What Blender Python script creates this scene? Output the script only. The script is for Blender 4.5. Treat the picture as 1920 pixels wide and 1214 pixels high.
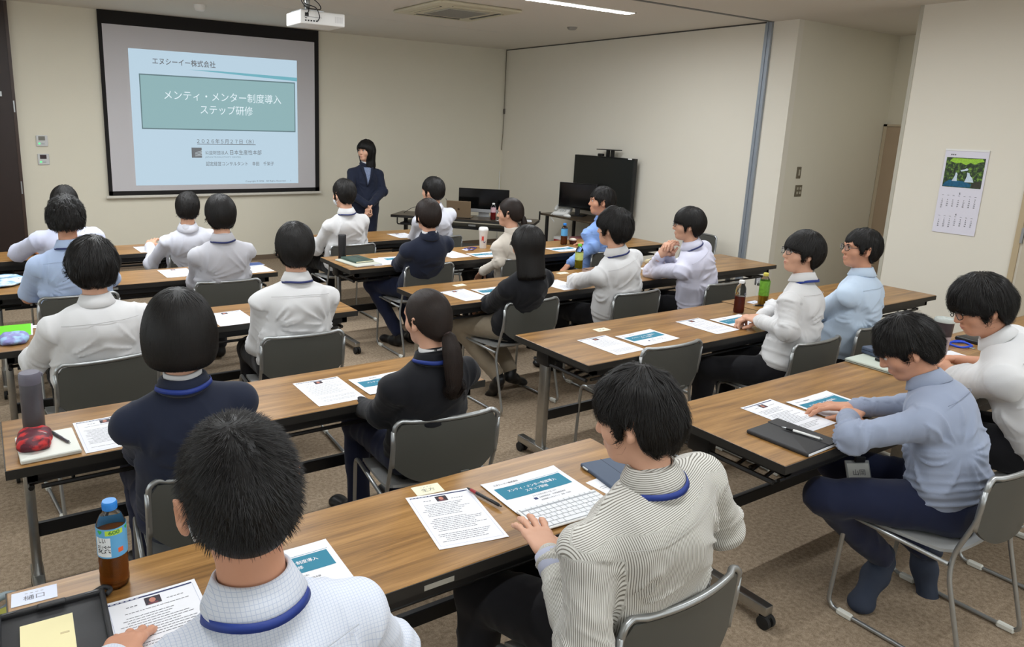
import bpy, math, random
import numpy as np
import openvdb as vdb
from mathutils import Vector, Matrix
random.seed(7)
RNG = np.random.default_rng(11)
for o in list(bpy.data.objects): bpy.data.objects.remove(o)
SC = bpy.context.scene
COL = SC.collection
PI = math.pi
A3 = lambda *v: np.array(v if len(v) > 1 else v[0], dtype=np.float64)

# ------------------------------------------------------------ camera
F_PX, CX, CY = 1379.08, 838.73, 538.86
YAW, PITCH, ROLL, CAM_H = 0.5695, 0.2200, 0.0322, 1.8349
def camera():
    cy, sy = math.cos(YAW), math.sin(YAW)
    fwd = A3(sy*math.cos(PITCH), cy*math.cos(PITCH), -math.sin(PITCH))
    r = A3(cy, -sy, 0); u = np.cross(r, fwd)
    c, s = math.cos(ROLL), math.sin(ROLL)
    R = c*r + s*u; U = -s*r + c*u
    cd = bpy.data.cameras.new('camera'); co = bpy.data.objects.new('camera', cd); COL.objects.link(co)
    cd.sensor_fit = 'HORIZONTAL'; cd.sensor_width = 36; cd.lens = F_PX/1920*36
    cd.shift_x = (960-CX)/1920; cd.shift_y = -(607-CY)/1920
    cd.clip_start = .05
    co.matrix_world = Matrix(((R[0], U[0], -fwd[0], 0), (R[1], U[1], -fwd[1], 0), (R[2], U[2], -fwd[2], CAM_H), (0, 0, 0, 1)))
    SC.camera = co
camera()

# ------------------------------------------------------------ world, light, exposure
W = bpy.data.worlds.new('world'); SC.world = W; W.use_nodes = True
W.node_tree.nodes['Background'].inputs[0].default_value = (.8, .85, .9, 1)
W.node_tree.nodes['Background'].inputs[1].default_value = .25
SC.view_settings.view_transform = 'Standard'; SC.view_settings.look = 'None'
SC.view_settings.gamma = 1; SC.view_settings.use_curve_mapping = False
SC.view_settings.exposure = 0.22
LAMP_W = 1.0
ADDED_DAY_W = 54.0
ZC, XW, YF = 2.938, 6.924, 9.3555       # ceiling, right wall, front wall
LIGHTS = [(4.35, 5.49, 50), (.9, 5.49, 50), (1.25, 6.85, 34), (4.35, 3.05, 28), (.9, 3.05, 28), (4.35, .6, 26), (.9, .6, 26), (4.35, -1.85, 22), (.9, -1.85, 22)]  # strip by the projector is added, out of view, to lift the front wall
def lamps():
    for cx, cy, en in LIGHTS:
        ld = bpy.data.lights.new('strip_lamp', 'AREA'); ld.shape = 'RECTANGLE'; ld.size = 2.36; ld.size_y = .08
        ld.energy = en*LAMP_W; ld.color = (.955, 1.0, 1.035); ld.spread = PI*.98
        lo = bpy.data.objects.new('strip_lamp', ld); COL.objects.link(lo); lo.location = (cx, cy, ZC-.012)
        lo.visible_camera = True
    # added area lamps outside unseen windows, brightening the front wall and partition
    for loc, rot, sx, sy, w in (((2.4, -3.72, 1.55), (PI/2, 0, 0), 7.0, 1.6, ADDED_DAY_W), ((-2.43, 3.2, 1.55), (PI/2, 0, -PI/2), 8.0, 1.5, ADDED_DAY_W*.85)):
        ld = bpy.data.lights.new('added_daylight', 'AREA'); ld.shape = 'RECTANGLE'; ld.size = sx; ld.size_y = sy; ld.energy = w; ld.color = (.93, .98, 1.0)
        lo = bpy.data.objects.new('added_daylight', ld); COL.objects.link(lo); lo.location = loc; lo.rotation_euler = rot
    ld = bpy.data.lights.new('added_recess_lamp', 'AREA'); ld.shape = 'DISK'; ld.size = .16; ld.energy = 7; ld.color = (1.0, .99, .93)  # added lamp, out of view, that brightens the recess wall
    lo = bpy.data.objects.new('added_recess_lamp', ld); COL.objects.link(lo); lo.location = (7.95, 3.0, ZC-.012)
lamps()

# ------------------------------------------------------------ helpers
def fastmesh(name, V, faces, smooth=True, uv=None):
    """faces: list of int arrays (n,k)"""
    if not isinstance(faces, (list, tuple)): faces = [faces]
    faces = [np.asarray(f, dtype=np.int32) for f in faces if len(f)]
    me = bpy.data.meshes.new(name); V = np.asarray(V, dtype=np.float32)
    me.vertices.add(len(V)); me.vertices.foreach_set('co', V.ravel())
    nl = sum(f.size for f in faces); npol = sum(len(f) for f in faces)
    me.loops.add(nl); me.loops.foreach_set('vertex_index', np.concatenate([f.ravel() for f in faces]))
    me.polygons.add(npol)
    tot = np.concatenate([np.full(len(f), f.shape[1], np.int32) for f in faces])
    st = np.concatenate([[0], np.cumsum(tot)[:-1]]).astype(np.int32)
    me.polygons.foreach_set('loop_start', st)
    try: me.polygons.foreach_set('loop_total', tot)
    except Exception: pass
    me.polygons.foreach_set('use_smooth', np.full(npol, smooth))
    me.update(calc_edges=True); me.validate()
    return me

class MB:
    """collects shapes into one mesh"""
    def __init__(s): s.V = []; s.F = {3: [], 4: []}; s.n = 0; s.M = {3: [], 4: []}; s.mi = 0; s.big = []
    def add(s, V, faces):
        V = np.asarray(V, float).reshape(-1, 3)
        for f in faces:
            f = np.asarray(f)
            if f.size == 0: continue
            if f.ndim == 1: f = f[None]
            k = f.shape[1]
            if k > 4:
                for ff in f:
                    t = np.array([[ff[0], ff[i], ff[i+1]] for i in range(1, k-1)])
                    s.F[3].append(t+s.n); s.M[3].append(np.full(len(t), s.mi))
            else:
                s.F[k].append(f+s.n); s.M[k].append(np.full(len(f), s.mi))
        s.V.append(V); s.n += len(V); return s
    def box(s, lo, hi, M=None):
        x0, y0, z0 = lo; x1, y1, z1 = hi
        V = A3([(x0,y0,z0),(x1,y0,z0),(x1,y1,z0),(x0,y1,z0),(x0,y0,z1),(x1,y0,z1),(x1,y1,z1),(x0,y1,z1)])
        if M is not None: V = V @ M[:3, :3].T + M[:3, 3]
        return s.add(V, [np.array([(0,3,2,1),(4,5,6,7),(0,1,5,4),(1,2,6,5),(2,3,7,6),(3,0,4,7)])])
    def rbox(s, lo, hi, r=.004, seg=2, M=None):
        """box with rounded vertical & horizontal edges (superellipsoid style loft)"""
        lo = A3(lo); hi = A3(hi); c = (lo+hi)/2; e = (hi-lo)/2; r = min(r, *e)
        # rounded-rect outline rings
        def outline(ex, ey, rr):
            pts = []
            for (sx, sy, a0) in ((1,1,0),(-1,1,PI/2),(-1,-1,PI),(1,-1,1.5*PI)):
                for i in range(seg+1):
                    a = a0+PI/2*i/seg; pts.append((sx*(ex-rr)+rr*math.cos(a), sy*(ey-rr)+rr*math.sin(a)))
            return pts
        rings = []
        for i in range(seg+1):
            a = PI/2*i/seg; ins = r*(1-math.sin(a)); rings.append((-e[2]+r*(1-math.cos(a)), ins))
        rings = rings + [(-z, i) for z, i in rings[::-1]]
        V = []; n = 4*(seg+1)
        for z, ins in rings:
            V += [(c[0]+x, c[1]+y, c[2]+z) for x, y in outline(e[0]-ins, e[1]-ins, max(r-ins, .0002))]
        F = [[j*n+i, j*n+(i+1) % n, (j+1)*n+(i+1) % n, (j+1)*n+i] for j in range(len(rings)-1) for i in range(n)]
        V = A3(V)
        if M is not None: V = V @ M[:3, :3].T + M[:3, 3]
        return s.add(V, [np.array(F), np.arange(n)[::-1], np.arange(n)+(len(rings)-1)*n])
    def tube(s, pts, r, n=8, cap=True, close=False):
        pts = A3(pts); m = len(pts); r = np.broadcast_to(np.asarray(r, float), (m,))
        T = np.zeros_like(pts)
        if close: T = np.roll(pts, -1, 0)-np.roll(pts, 1, 0)
        else:
            T[1:-1] = pts[2:]-pts[:-2]; T[0] = pts[1]-pts[0]; T[-1] = pts[-1]-pts[-2]
        T /= np.linalg.norm(T, axis=1)[:, None]+1e-12
        a = A3(0, 0, 1) if abs(T[0][2]) < .9 else A3(1, 0, 0)
        U = np.cross(T[0], a); U /= np.linalg.norm(U); V = []
        for i in range(m):
            U = U-T[i]*(U@T[i]); U /= np.linalg.norm(U)+1e-12; B = np.cross(T[i], U)
            for j in range(n):
                t = 2*PI*j/n; V.append(pts[i]+r[i]*(math.cos(t)*U+math.sin(t)*B))
        mm = m if close else m-1
        F = [[i*n+j, i*n+(j+1) % n, ((i+1) % m)*n+(j+1) % n, ((i+1) % m)*n+j] for i in range(mm) for j in range(n)]
        fs = [np.array(F)]
        if cap and not close: fs += [np.arange(n)[::-1], np.arange(n)+(m-1)*n]
        return s.add(V, fs)
    def lathe(s, prof, n=24, c=(0, 0, 0), M=None, cap=True):
        """prof: (r,z) list around z axis"""
        V = [(c[0]+r*math.cos(2*PI*j/n), c[1]+r*math.sin(2*PI*j/n), c[2]+z) for r, z in prof for j in range(n)]
        m = len(prof)
        F = [[i*n+j, i*n+(j+1) % n, (i+1)*n+(j+1) % n, (i+1)*n+j] for i in range(m-1) for j in range(n)]
        V = A3(V)
        if M is not None: V = V @ M[:3, :3].T + M[:3, 3]
        fs = [np.array(F)]
        if cap: fs += [np.arange(n)[::-1], np.arange(n)+(m-1)*n]
        return s.add(V, fs)
    def grid(s, fn, nu, nv):
        V = [fn(i/(nu-1), j/(nv-1)) for i in range(nu) for j in range(nv)]
        F = [[i*nv+j, (i+1)*nv+j, (i+1)*nv+j+1, i*nv+j+1] for i in range(nu-1) for j in range(nv-1)]
        return s.add(V, [np.array(F)])
    def quad(s, a, b, c, d): return s.add([a, b, c, d], [np.array([[0, 1, 2, 3]])])
    def mesh(s, name, smooth=False):
        V = np.concatenate(s.V); fs = []; ms = []
        for k in (3, 4):
            if s.F[k]: fs.append(np.concatenate(s.F[k])); ms.append(np.concatenate(s.M[k]))
        me = fastmesh(name, V, fs, smooth)
        if len(me.polygons) == sum(len(m) for m in ms): me.polygons.foreach_set('material_index', np.concatenate(ms).astype(np.int32))
        return me

def obj(name, me, mats=None, parent=None, loc=None, autosmooth=None):
    if isinstance(me, MB): me = me.mesh(name, smooth=bool(autosmooth))
    if autosmooth and autosmooth is not True:
        try: me.set_sharp_from_angle(angle=math.radians(autosmooth))
        except Exception: pass
    o = bpy.data.objects.new(name, me); COL.objects.link(o)
    if mats is not None:
        for m in (mats if isinstance(mats, (list, tuple)) else [mats]): me.materials.append(m)
    if parent is not None: o.parent = parent
    if loc is not None: o.location = loc
    return o
def tag(o, label=None, cat=None, group=None, kind=None):
    if label: o['label'] = label
    if cat: o['category'] = cat
    if group: o['group'] = group
    if kind: o['kind'] = kind
    return o
def thing(name, label, cat, loc=(0, 0, 0), rz=0, group=None):
    o = bpy.data.objects.new(name, None); COL.objects.link(o); o.location = loc; o.rotation_euler = (0, 0, rz)
    o.empty_display_size = .05
    return tag(o, label, cat, group)
def struct(name, mb, m):
    o = obj(name, mb, m); o['kind'] = 'structure'; return o
def copy_thing(root, loc, rz, label=None, group=None):
    r = root.copy(); COL.objects.link(r); r.location = loc; r.rotation_euler = (0, 0, rz)
    if label: r['label'] = label
    if group: r['group'] = group
    for ch in list(root.children):
        c = ch.copy(); COL.objects.link(c); c.parent = r
        for g in list(ch.children):
            d = g.copy(); COL.objects.link(d); d.parent = c
    return r
def rounded(pts, rad, n=5):
    pts = [A3(p) for p in pts]; out = [pts[0]]
    for i in range(1, len(pts)-1):
        p, a, b = pts[i], pts[i-1]-pts[i], pts[i+1]-pts[i]
        la, lb = np.linalg.norm(a), np.linalg.norm(b); r = min(rad, la*.45, lb*.45)
        p0 = p+a/la*r; p1 = p+b/lb*r
        for k in range(n+1):
            t = k/n; out.append((1-t)**2*p0+2*t*(1-t)*p+t*t*p1)
    out.append(pts[-1]); return out
def RZ(a): return Matrix.Rotation(a, 4, 'Z')
def M4(loc=(0, 0, 0), rz=0, rx=0, ry=0):
    return np.array(Matrix.Translation(loc) @ Matrix.Rotation(rz, 4, 'Z') @ Matrix.Rotation(rx, 4, 'X') @ Matrix.Rotation(ry, 4, 'Y'))

# ------------------------------------------------------------ materials
def srgb(r, g, b):
    f = lambda c: (c/255/12.92) if c/255 <= .04045 else ((c/255+.055)/1.055)**2.4
    return (f(r), f(g), f(b), 1)
MATS = {}
def mat(name, col, rough=.6, metal=0., spec=.5, emit=None, es=0., alpha=None, trans=0., ior=1.45, sheen=0., noise=None, bump=None, coat=0.):
    """noise=(scale, amount) varies the colour, bump=(scale, strength, distance)"""
    if name in MATS: return MATS[name]
    m = bpy.data.materials.new(name); m.use_nodes = True; N = m.node_tree.nodes; L = m.node_tree.links
    b = N['Principled BSDF']; c = srgb(*col) if max(col) > 1.01 else tuple(col)+(1,)
    b.inputs['Base Color'].default_value = c; b.inputs['Roughness'].default_value = rough; b.inputs['Metallic'].default_value = metal
    b.inputs['Specular IOR Level'].default_value = spec; b.inputs['IOR'].default_value = ior
    b.inputs['Transmission Weight'].default_value = trans; b.inputs['Sheen Weight'].default_value = sheen; b.inputs['Coat Weight'].default_value = coat
    if emit: b.inputs['Emission Color'].default_value = srgb(*emit); b.inputs['Emission Strength'].default_value = es
    tc = N.new('ShaderNodeTexCoord')
    if noise:
        n = N.new('ShaderNodeTexNoise'); n.inputs['Scale'].default_value = noise[0]; n.inputs['Detail'].default_value = 4
        L.new(tc.outputs['Object'], n.inputs['Vector'])
        mx = N.new('ShaderNodeMix'); mx.data_type = 'RGBA'; a = noise[1]
        mx.inputs[6].default_value = tuple(x*(1-a) for x in c[:3])+(1,); mx.inputs[7].default_value = tuple(min(1, x*(1+a)) for x in c[:3])+(1,)
        L.new(n.outputs['Fac'], mx.inputs[0]); L.new(mx.outputs[2], b.inputs['Base Color'])
    if bump:
        n = N.new('ShaderNodeTexNoise'); n.inputs['Scale'].default_value = bump[0]; n.inputs['Detail'].default_value = 5
        L.new(tc.outputs['Object'], n.inputs['Vector'])
        bp = N.new('ShaderNodeBump'); bp.inputs['Strength'].default_value = bump[1]; bp.inputs['Distance'].default_value = bump[2]
        L.new(n.outputs['Fac'], bp.inputs['Height']); L.new(bp.outputs[0], b.inputs['Normal'])
    MATS[name] = m; return m

def wood_mat(name, dark, mid, light, rough=.32):
    m = bpy.data.materials.new(name); m.use_nodes = True; N = m.node_tree.nodes; L = m.node_tree.links; b = N['Principled BSDF']
    tc = N.new('ShaderNodeTexCoord'); oi = N.new('ShaderNodeObjectInfo')
    mp = N.new('ShaderNodeMapping'); mp.inputs['Scale'].default_value = (1.1, 16, 1)
    ad = N.new('ShaderNodeVectorMath'); ad.operation = 'ADD'
    ml = N.new('ShaderNodeVectorMath'); ml.operation = 'SCALE'; ml.inputs[3].default_value = 9.0
    cb = N.new('ShaderNodeCombineXYZ'); L.new(oi.outputs['Random'], cb.inputs[0]); L.new(oi.outputs['Random'], cb.inputs[1])
    L.new(cb.outputs[0], ml.inputs[0]); L.new(tc.outputs['Object'], ad.inputs[0]); L.new(ml.outputs[0], ad.inputs[1])
    L.new(ad.outputs[0], mp.inputs['Vector'])
    n1 = N.new('ShaderNodeTexNoise'); n1.inputs['Scale'].default_value = 1.6; n1.inputs['Detail'].default_value = 7; n1.inputs['Roughness'].default_value = .62; n1.inputs['Distortion'].default_value = .35
    L.new(mp.outputs[0], n1.inputs['Vector'])
    mp2 = N.new('ShaderNodeMapping'); mp2.inputs['Scale'].default_value = (3, 170, 1); L.new(ad.outputs[0], mp2.inputs['Vector'])
    n2 = N.new('ShaderNodeTexNoise'); n2.inputs['Scale'].default_value = 1.4; n2.inputs['Detail'].default_value = 3; L.new(mp2.outputs[0], n2.inputs['Vector'])
    cr = N.new('ShaderNodeValToRGB'); e = cr.color_ramp.elements
    e[0].position = .3; e[0].color = srgb(*dark); e[1].position = .7; e[1].color = srgb(*light)
    k = e.new(.5); k.color = srgb(*mid)
    mix = N.new('ShaderNodeMath'); mix.operation = 'MULTIPLY_ADD'; mix.inputs[1].default_value = .28
    L.new(n2.outputs['Fac'], mix.inputs[0])
    sb = N.new('ShaderNodeMath'); sb.operation = 'SUBTRACT'; sb.inputs[1].default_value = .14; L.new(n1.outputs['Fac'], sb.inputs[0])
    L.new(sb.outputs[0], mix.inputs[2]); L.new(mix.outputs[0], cr.inputs[0]); L.new(cr.outputs[0], b.inputs['Base Color'])
    b.inputs['Roughness'].default_value = rough; b.inputs['Specular IOR Level'].default_value = .45
    return m
M_WOOD = wood_mat('wood_laminate', (108, 76, 41), (146, 107, 59), (176, 133, 79))
M_DESK = wood_mat('dark_laminate', (50, 42, 33), (72, 60, 46), (90, 76, 60))
M_EDGE = mat('black_edge', (38, 36, 33), .5)
M_BLK = mat('black_steel', (24, 24, 25), .45)
M_CHROME = mat('brushed_chrome', (176, 176, 174), .3, 1.0, noise=(40, .12))
M_SILV = mat('silver_paint', (172, 175, 176), .35, .85)
M_BACK = mat('grey_backrest_plastic', (80, 80, 75), .5, bump=(900, .25, .0006))
M_SEAT = mat('pale_grey_seat', (160, 161, 160), .5, bump=(700, .2, .0006))
M_GLIDE = mat('white_glide', (214, 214, 206), .5)
M_RUB = mat('black_rubber', (20, 20, 20), .7)
M_WALL = mat('cream_wallpaper', (226, 221, 204), .85, noise=(5, .015), bump=(220, .18, .0012))
M_WALLP = mat('partition_vinyl', (230, 225, 212), .8, noise=(4, .012), bump=(260, .15, .001))
M_CEIL = mat('ceiling_board', (222, 217, 208), .9, bump=(150, .25, .0015))
M_BASE = mat('taupe_baseboard', (112, 96, 80), .6)
M_PAPER = mat('white_paper', (232, 233, 238), .8)
M_CREAMP = mat('cream_paper', (238, 234, 205), .75)
M_INK = mat('grey_ink', (112, 112, 118), .8)
M_INKD = mat('dark_ink', (50, 50, 56), .8)
M_NAVY = mat('navy_print', (48, 56, 100), .7)
M_TEAL = mat('teal_print', (42, 124, 150), .7)
M_WHITE = mat('white_plastic', (236, 236, 234), .4)
M_BLKP = mat('black_plastic', (20, 20, 22), .35)
M_SCRN = mat('dark_glass_screen', (7, 8, 9), .12)
M_SKIN = mat('skin', (212, 164, 138), .5, noise=(30, .05), spec=.4)
M_SKIN2 = mat('skin_warm', (202, 148, 120), .5, noise=(30, .05), spec=.4)
M_LIP = mat('lips', (190, 122, 108), .45)
M_EYE = mat('eye_dark', (24, 16, 14), .15)
M_BLUE = mat('blue_lanyard', (30, 54, 132), .55)
M_NVL = mat('navy_lanyard', (32, 42, 96), .6)

def hair_mat(name, col, rough=.5):
    m = mat(name, col, rough, spec=.32, noise=(60, .4)); return m
M_HAIR = hair_mat('black_hair', (22, 20, 19))
M_HAIRB = hair_mat('brown_black_hair', (36, 27, 23))

def cloth(name, col, rough=.85, sheen=.15, nz=.03, crease=.0045):
    if name in MATS: return MATS[name]
    m = mat(name, col, rough, sheen=sheen, noise=(14, nz), bump=(1100, .2, .0004), spec=.25); N = m.node_tree.nodes; L = m.node_tree.links
    b1 = [n for n in N if n.type == 'BUMP'][0]; tc = [n for n in N if n.type == 'TEX_COORD'][0]
    n = N.new('ShaderNodeTexNoise'); n.noise_type = 'RIDGED_MULTIFRACTAL'; n.inputs['Scale'].default_value = 4.2; n.inputs['Detail'].default_value = 2; n.inputs['Distortion'].default_value = .7
    mp = N.new('ShaderNodeMapping'); mp.inputs['Rotation'].default_value = (.4, .7, .5); mp.inputs['Scale'].default_value = (1, 1, 2.0); L.new(tc.outputs['Object'], mp.inputs[0]); L.new(mp.outputs[0], n.inputs['Vector'])
    b2 = N.new('ShaderNodeBump'); b2.inputs['Strength'].default_value = .55; b2.inputs['Distance'].default_value = crease; L.new(n.outputs['Fac'], b2.inputs['Height'])
    L.new(b1.outputs[0], b2.inputs['Normal']); L.new(b2.outputs[0], N['Principled BSDF'].inputs['Normal']); return m
def pattern_cloth(name, base, line, pu, wu, pv=0, wv=0, both=False):
    m = cloth(name, base); N = m.node_tree.nodes; L = m.node_tree.links; b = N['Principled BSDF']
    def stripe(attr, p, w):
        a = N.new('ShaderNodeAttribute'); a.attribute_name = attr
        d = N.new('ShaderNodeMath'); d.operation = 'DIVIDE'; d.inputs[1].default_value = p; L.new(a.outputs['Fac'], d.inputs[0])
        f = N.new('ShaderNodeMath'); f.operation = 'FRACT'; L.new(d.outputs[0], f.inputs[0])
        t = N.new('ShaderNodeMath'); t.operation = 'LESS_THAN'; t.inputs[1].default_value = w; L.new(f.outputs[0], t.inputs[0]); return t
    s = stripe('su', pu, wu)
    if pv:
        s2 = stripe('sv', pv, wv); mx = N.new('ShaderNodeMath'); mx.operation = 'MAXIMUM'; L.new(s.outputs[0], mx.inputs[0]); L.new(s2.outputs[0], mx.inputs[1]); s = mx
    mix = N.new('ShaderNodeMix'); mix.data_type = 'RGBA'; mix.inputs[6].default_value = srgb(*base); mix.inputs[7].default_value = srgb(*line)
    L.new(s.outputs[0], mix.inputs[0]); L.new(mix.outputs[2], b.inputs['Base Color']); return m
M_SHIRT = cloth('white_shirt_cotton', (216, 216, 217))
M_SHIRT2 = cloth('cool_white_shirt', (208, 210, 220))
M_SHIRTG = cloth('pale_grey_shirt', (192, 192, 199))
M_CREAM = cloth('cream_blouse', (214, 206, 194))
M_LBLUE = cloth('light_blue_shirt', (176, 194, 226))
M_SBLUE = cloth('sky_blue_shirt', (132, 164, 222))
M_PBLUE = cloth('pale_blue_shirt', (194, 212, 232))
M_GBLUE = cloth('grey_blue_shirt', (148, 158, 180))
M_CHECK = pattern_cloth('fine_check_shirt', (214, 219, 230), (186, 196, 216), .0065, .13, .0065, .13)
M_STRIPE = pattern_cloth('striped_shirt', (212, 210, 204), (126, 122, 113), .0044, .38)
M_SUITN = cloth('navy_suit', (30, 36, 54), .8, .1)
M_SUITB = cloth('black_suit', (22, 23, 28), .8, .1)
M_TROU = cloth('black_trousers', (24, 24, 28), .85, .1)
M_TROUN = cloth('navy_trousers', (28, 34, 58), .85, .1)
M_SHOE = mat('black_leather', (18, 18, 20), .4)
M_BLOUSE = mat('patterned_blouse', (120, 132, 160), .8, noise=(90, .8))
M_MASK = mat('white_mask', (230, 234, 238), .8)

# ------------------------------------------------------------ room shell
def box_struct(name, lo, hi, m): 
    return struct(name, MB().box(lo, hi), m)
XL, YB = -2.3, -3.6
def carpet_mat():
    m = bpy.data.materials.new('taupe_carpet'); m.use_nodes = True; N = m.node_tree.nodes; L = m.node_tree.links; b = N['Principled BSDF']
    tc = N.new('ShaderNodeTexCoord')
    n = N.new('ShaderNodeTexNoise'); n.inputs['Scale'].default_value = 230; n.inputs['Detail'].default_value = 3; L.new(tc.outputs['Object'], n.inputs['Vector'])
    n2 = N.new('ShaderNodeTexNoise'); n2.inputs['Scale'].default_value = 55; n2.inputs['Detail'].default_value = 2; L.new(tc.outputs['Object'], n2.inputs['Vector'])
    a = N.new('ShaderNodeMath'); a.operation = 'ADD'; L.new(n.outputs['Fac'], a.inputs[0]); L.new(n2.outputs['Fac'], a.inputs[1])
    h = N.new('ShaderNodeMath'); h.operation = 'MULTIPLY'; h.inputs[1].default_value = .5; L.new(a.outputs[0], h.inputs[0])
    cr = N.new('ShaderNodeValToRGB'); e = cr.color_ramp.elements
    e[0].position = .34; e[0].color = srgb(118, 102, 84); e[1].position = .66; e[1].color = srgb(166, 149, 128)
    L.new(h.outputs[0], cr.inputs[0]); L.new(cr.outputs[0], b.inputs['Base Color']); b.inputs['Roughness'].default_value = .95; b.inputs['Specular IOR Level'].default_value = .1
    bp = N.new('ShaderNodeBump'); bp.inputs['Strength'].default_value = .5; bp.inputs['Distance'].default_value = .003; L.new(h.outputs[0], bp.inputs['Height']); L.new(bp.outputs[0], b.inputs['Normal'])
    return m
box_struct('floor', (XL-.2, YB-.2, -.1), (9.2, YF+.2, 0), carpet_mat())
box_struct('ceiling', (XL-.2, YB-.2, ZC), (9.2, YF+.2, ZC+.12), M_CEIL)
box_struct('wall_front', (XL, YF, 0), (XW+.2, YF+.15, ZC), M_WALL)
struct('wall_left', MB().box((XL-.15, YB, 0), (XL, YF, .8)).box((XL-.15, YB, 2.3), (XL, YF, ZC)).box((XL-.15, YB, .8), (XL, -.8, 2.3)).box((XL-.15, 7.2, .8), (XL, YF, 2.3)), M_WALL)
struct('wall_back', MB().box((XL, YB-.15, 0), (XW+.2, YB, .75)).box((XL, YB-.15, 2.35), (XW+.2, YB, ZC)).box((XL, YB-.15, .75), (-1.1, YB, 2.35)).box((5.9, YB-.15, .75), (XW+.2, YB, 2.35)), M_WALL)
M_FR = mat('added_frame_white', (214, 214, 210), .4); M_GL = mat('added_pane_glass', (250, 252, 253), .0, trans=1.0, ior=1.02)
def added_window(name, n, at, size, axis):  # windows added out of view as openings for the lamps outside
    t = bpy.data.objects.new(name, None); COL.objects.link(t); t['kind'] = 'structure'; (a0, a1), (z0, z1) = size; fr = MB()
    def B(p, q, zl, zh, th=.03):
        fr.box(*(((p, at-th, zl), (q, at+th, zh)) if axis == 'x' else ((at-th, p, zl), (at+th, q, zh))))
    B(a0, a1, z0, z0+.05); B(a0, a1, z1-.05, z1)
    for i in range(n+1): p = a0+(a1-a0)*i/n; B(max(a0, p-.03), min(a1, p+.03), z0, z1)
    obj('added_window_frame', fr, M_FR, t)
    g = MB(); g.box(*(((a0, at-.002, z0), (a1, at+.002, z1)) if axis == 'x' else ((at-.002, a0, z0), (at+.002, a1, z1)))); obj('added_window_pane', g, M_GL, t)
added_window('added_window_1', 4, YB-.08, ((-1.1, 5.9), (.75, 2.35)), 'x')
added_window('added_window_2', 5, XL-.08, ((-.8, 7.2), (.8, 2.3)), 'y')
box_struct('wall_partition', (XW, 4.955, .0), (XW+.1, YF, ZC-.012), M_WALLP)
box_struct('wall_rail_side', (XW+.035, 4.616, 0), (XW+.12, 4.955, ZC), M_WALLP)
box_struct('wall_recess_front', (XW+.12, 4.616, 0), (8.85, 4.76, ZC), M_WALL)
box_struct('wall_recess_end', (8.85, 2.2, 0), (9.0, 4.76, ZC), M_WALL)
box_struct('wall_right', (XW, YB, 0), (XW+.16, 3.475, ZC), M_WALLP)
struct('trim_1', MB().box((XW-.006, 4.93, 0), (XW+.022, 4.962, ZC)).box((XW+.004, 4.895, 0), (XW+.034, 4.93, ZC)), mat('grey_aluminium_rail', (160, 168, 178), .4, .5))
struct('trim_2', MB().box((XW-.008, 4.95, ZC-.014), (XW+.01, YF, ZC-.001)), mat('dark_gap', (84, 82, 78), .8))
struct('trim_3', MB().box((XL, 4.89, ZC-.006), (XW+.03, 4.93, ZC+.001)), mat('track_grey', (120, 120, 118), .6, .3))
struct('trim_4', MB().box((XW-.006, 3.45, 0), (XW+.165, 3.48, ZC)), mat('edge_bead', (186, 182, 168), .7))
struct('trim_5', MB().box((2.2, 7.70, ZC-.002), (5.6, 7.715, ZC+.001)), mat('ceiling_seam', (214, 210, 204), .8))
struct('baseboard_front', MB().box((.42, YF-.012, 0), (XW, YF, .062)), M_BASE)
struct('baseboard_right', MB().box((XW-.01, YB, 0), (XW, 3.45, .062)).box((XW-.01, 4.97, 0), (XW, YF-.02, .062)), M_BASE)
struct('baseboard_recess', MB().box((XW+.12, 4.604, 0), (8.84, 4.616, .062)), M_BASE)
# dark wooden sliding door on the front wall, left
M_DDOOR = mat('dark_walnut_panel', (44, 31, 27), .45, noise=(9, .18))
d = struct('door_1', MB().box((-1.4, YF-.05, 0), (.385, YF-.002, ZC-.01)), M_DDOOR)
obj('door_edge', MB().box((.385, YF-.055, 0), (.415, YF-.002, ZC-.01)), mat('dark_door_edge', (66, 50, 42), .4), d)
for z0, z1 in ((1.8, 1.92), (.93, 1.065)):
    tag(obj('hinge', MB().box((.39, YF-.062, z0), (.402, YF-.054, z1)), M_SILV, d), 'steel hinge')
obj('door_closer', MB().box((.2, YF-.09, 1.96), (.292, YF-.05, 2.01)), M_SILV, d)
# recess door and calendar wall door
d = struct('door_2', MB().box((8.80, 3.55, 0), (8.852, 4.6, 1.95)), mat('beige_door', (178, 158, 134), .5, noise=(6, .05)))
obj('door_frame', MB().box((8.79, 4.575, 0), (8.855, 4.612, 1.975)).box((8.79, 3.5, 1.952), (8.855, 4.612, 1.975)), mat('pale_frame', (196, 182, 158), .5), d)
d = struct('door_3', MB().box((XW-.01, 1.5, 0), (XW+.004, 2.415, 2.1)), mat('cream_door', (196, 186, 166), .5, noise=(6, .04)))
obj('door_frame', MB().box((XW-.016, 2.435, 0), (XW+.002, 2.475, 2.14)).box((XW-.016, 1.45, 2.11), (XW+.002, 2.475, 2.14)), mat('wood_frame', (188, 170, 138), .5), d)
tag(obj('hinge', MB().box((XW-.022, 2.418, 1.05), (XW-.012, 2.436, 1.17)), M_SILV, d), 'steel hinge')

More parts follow.
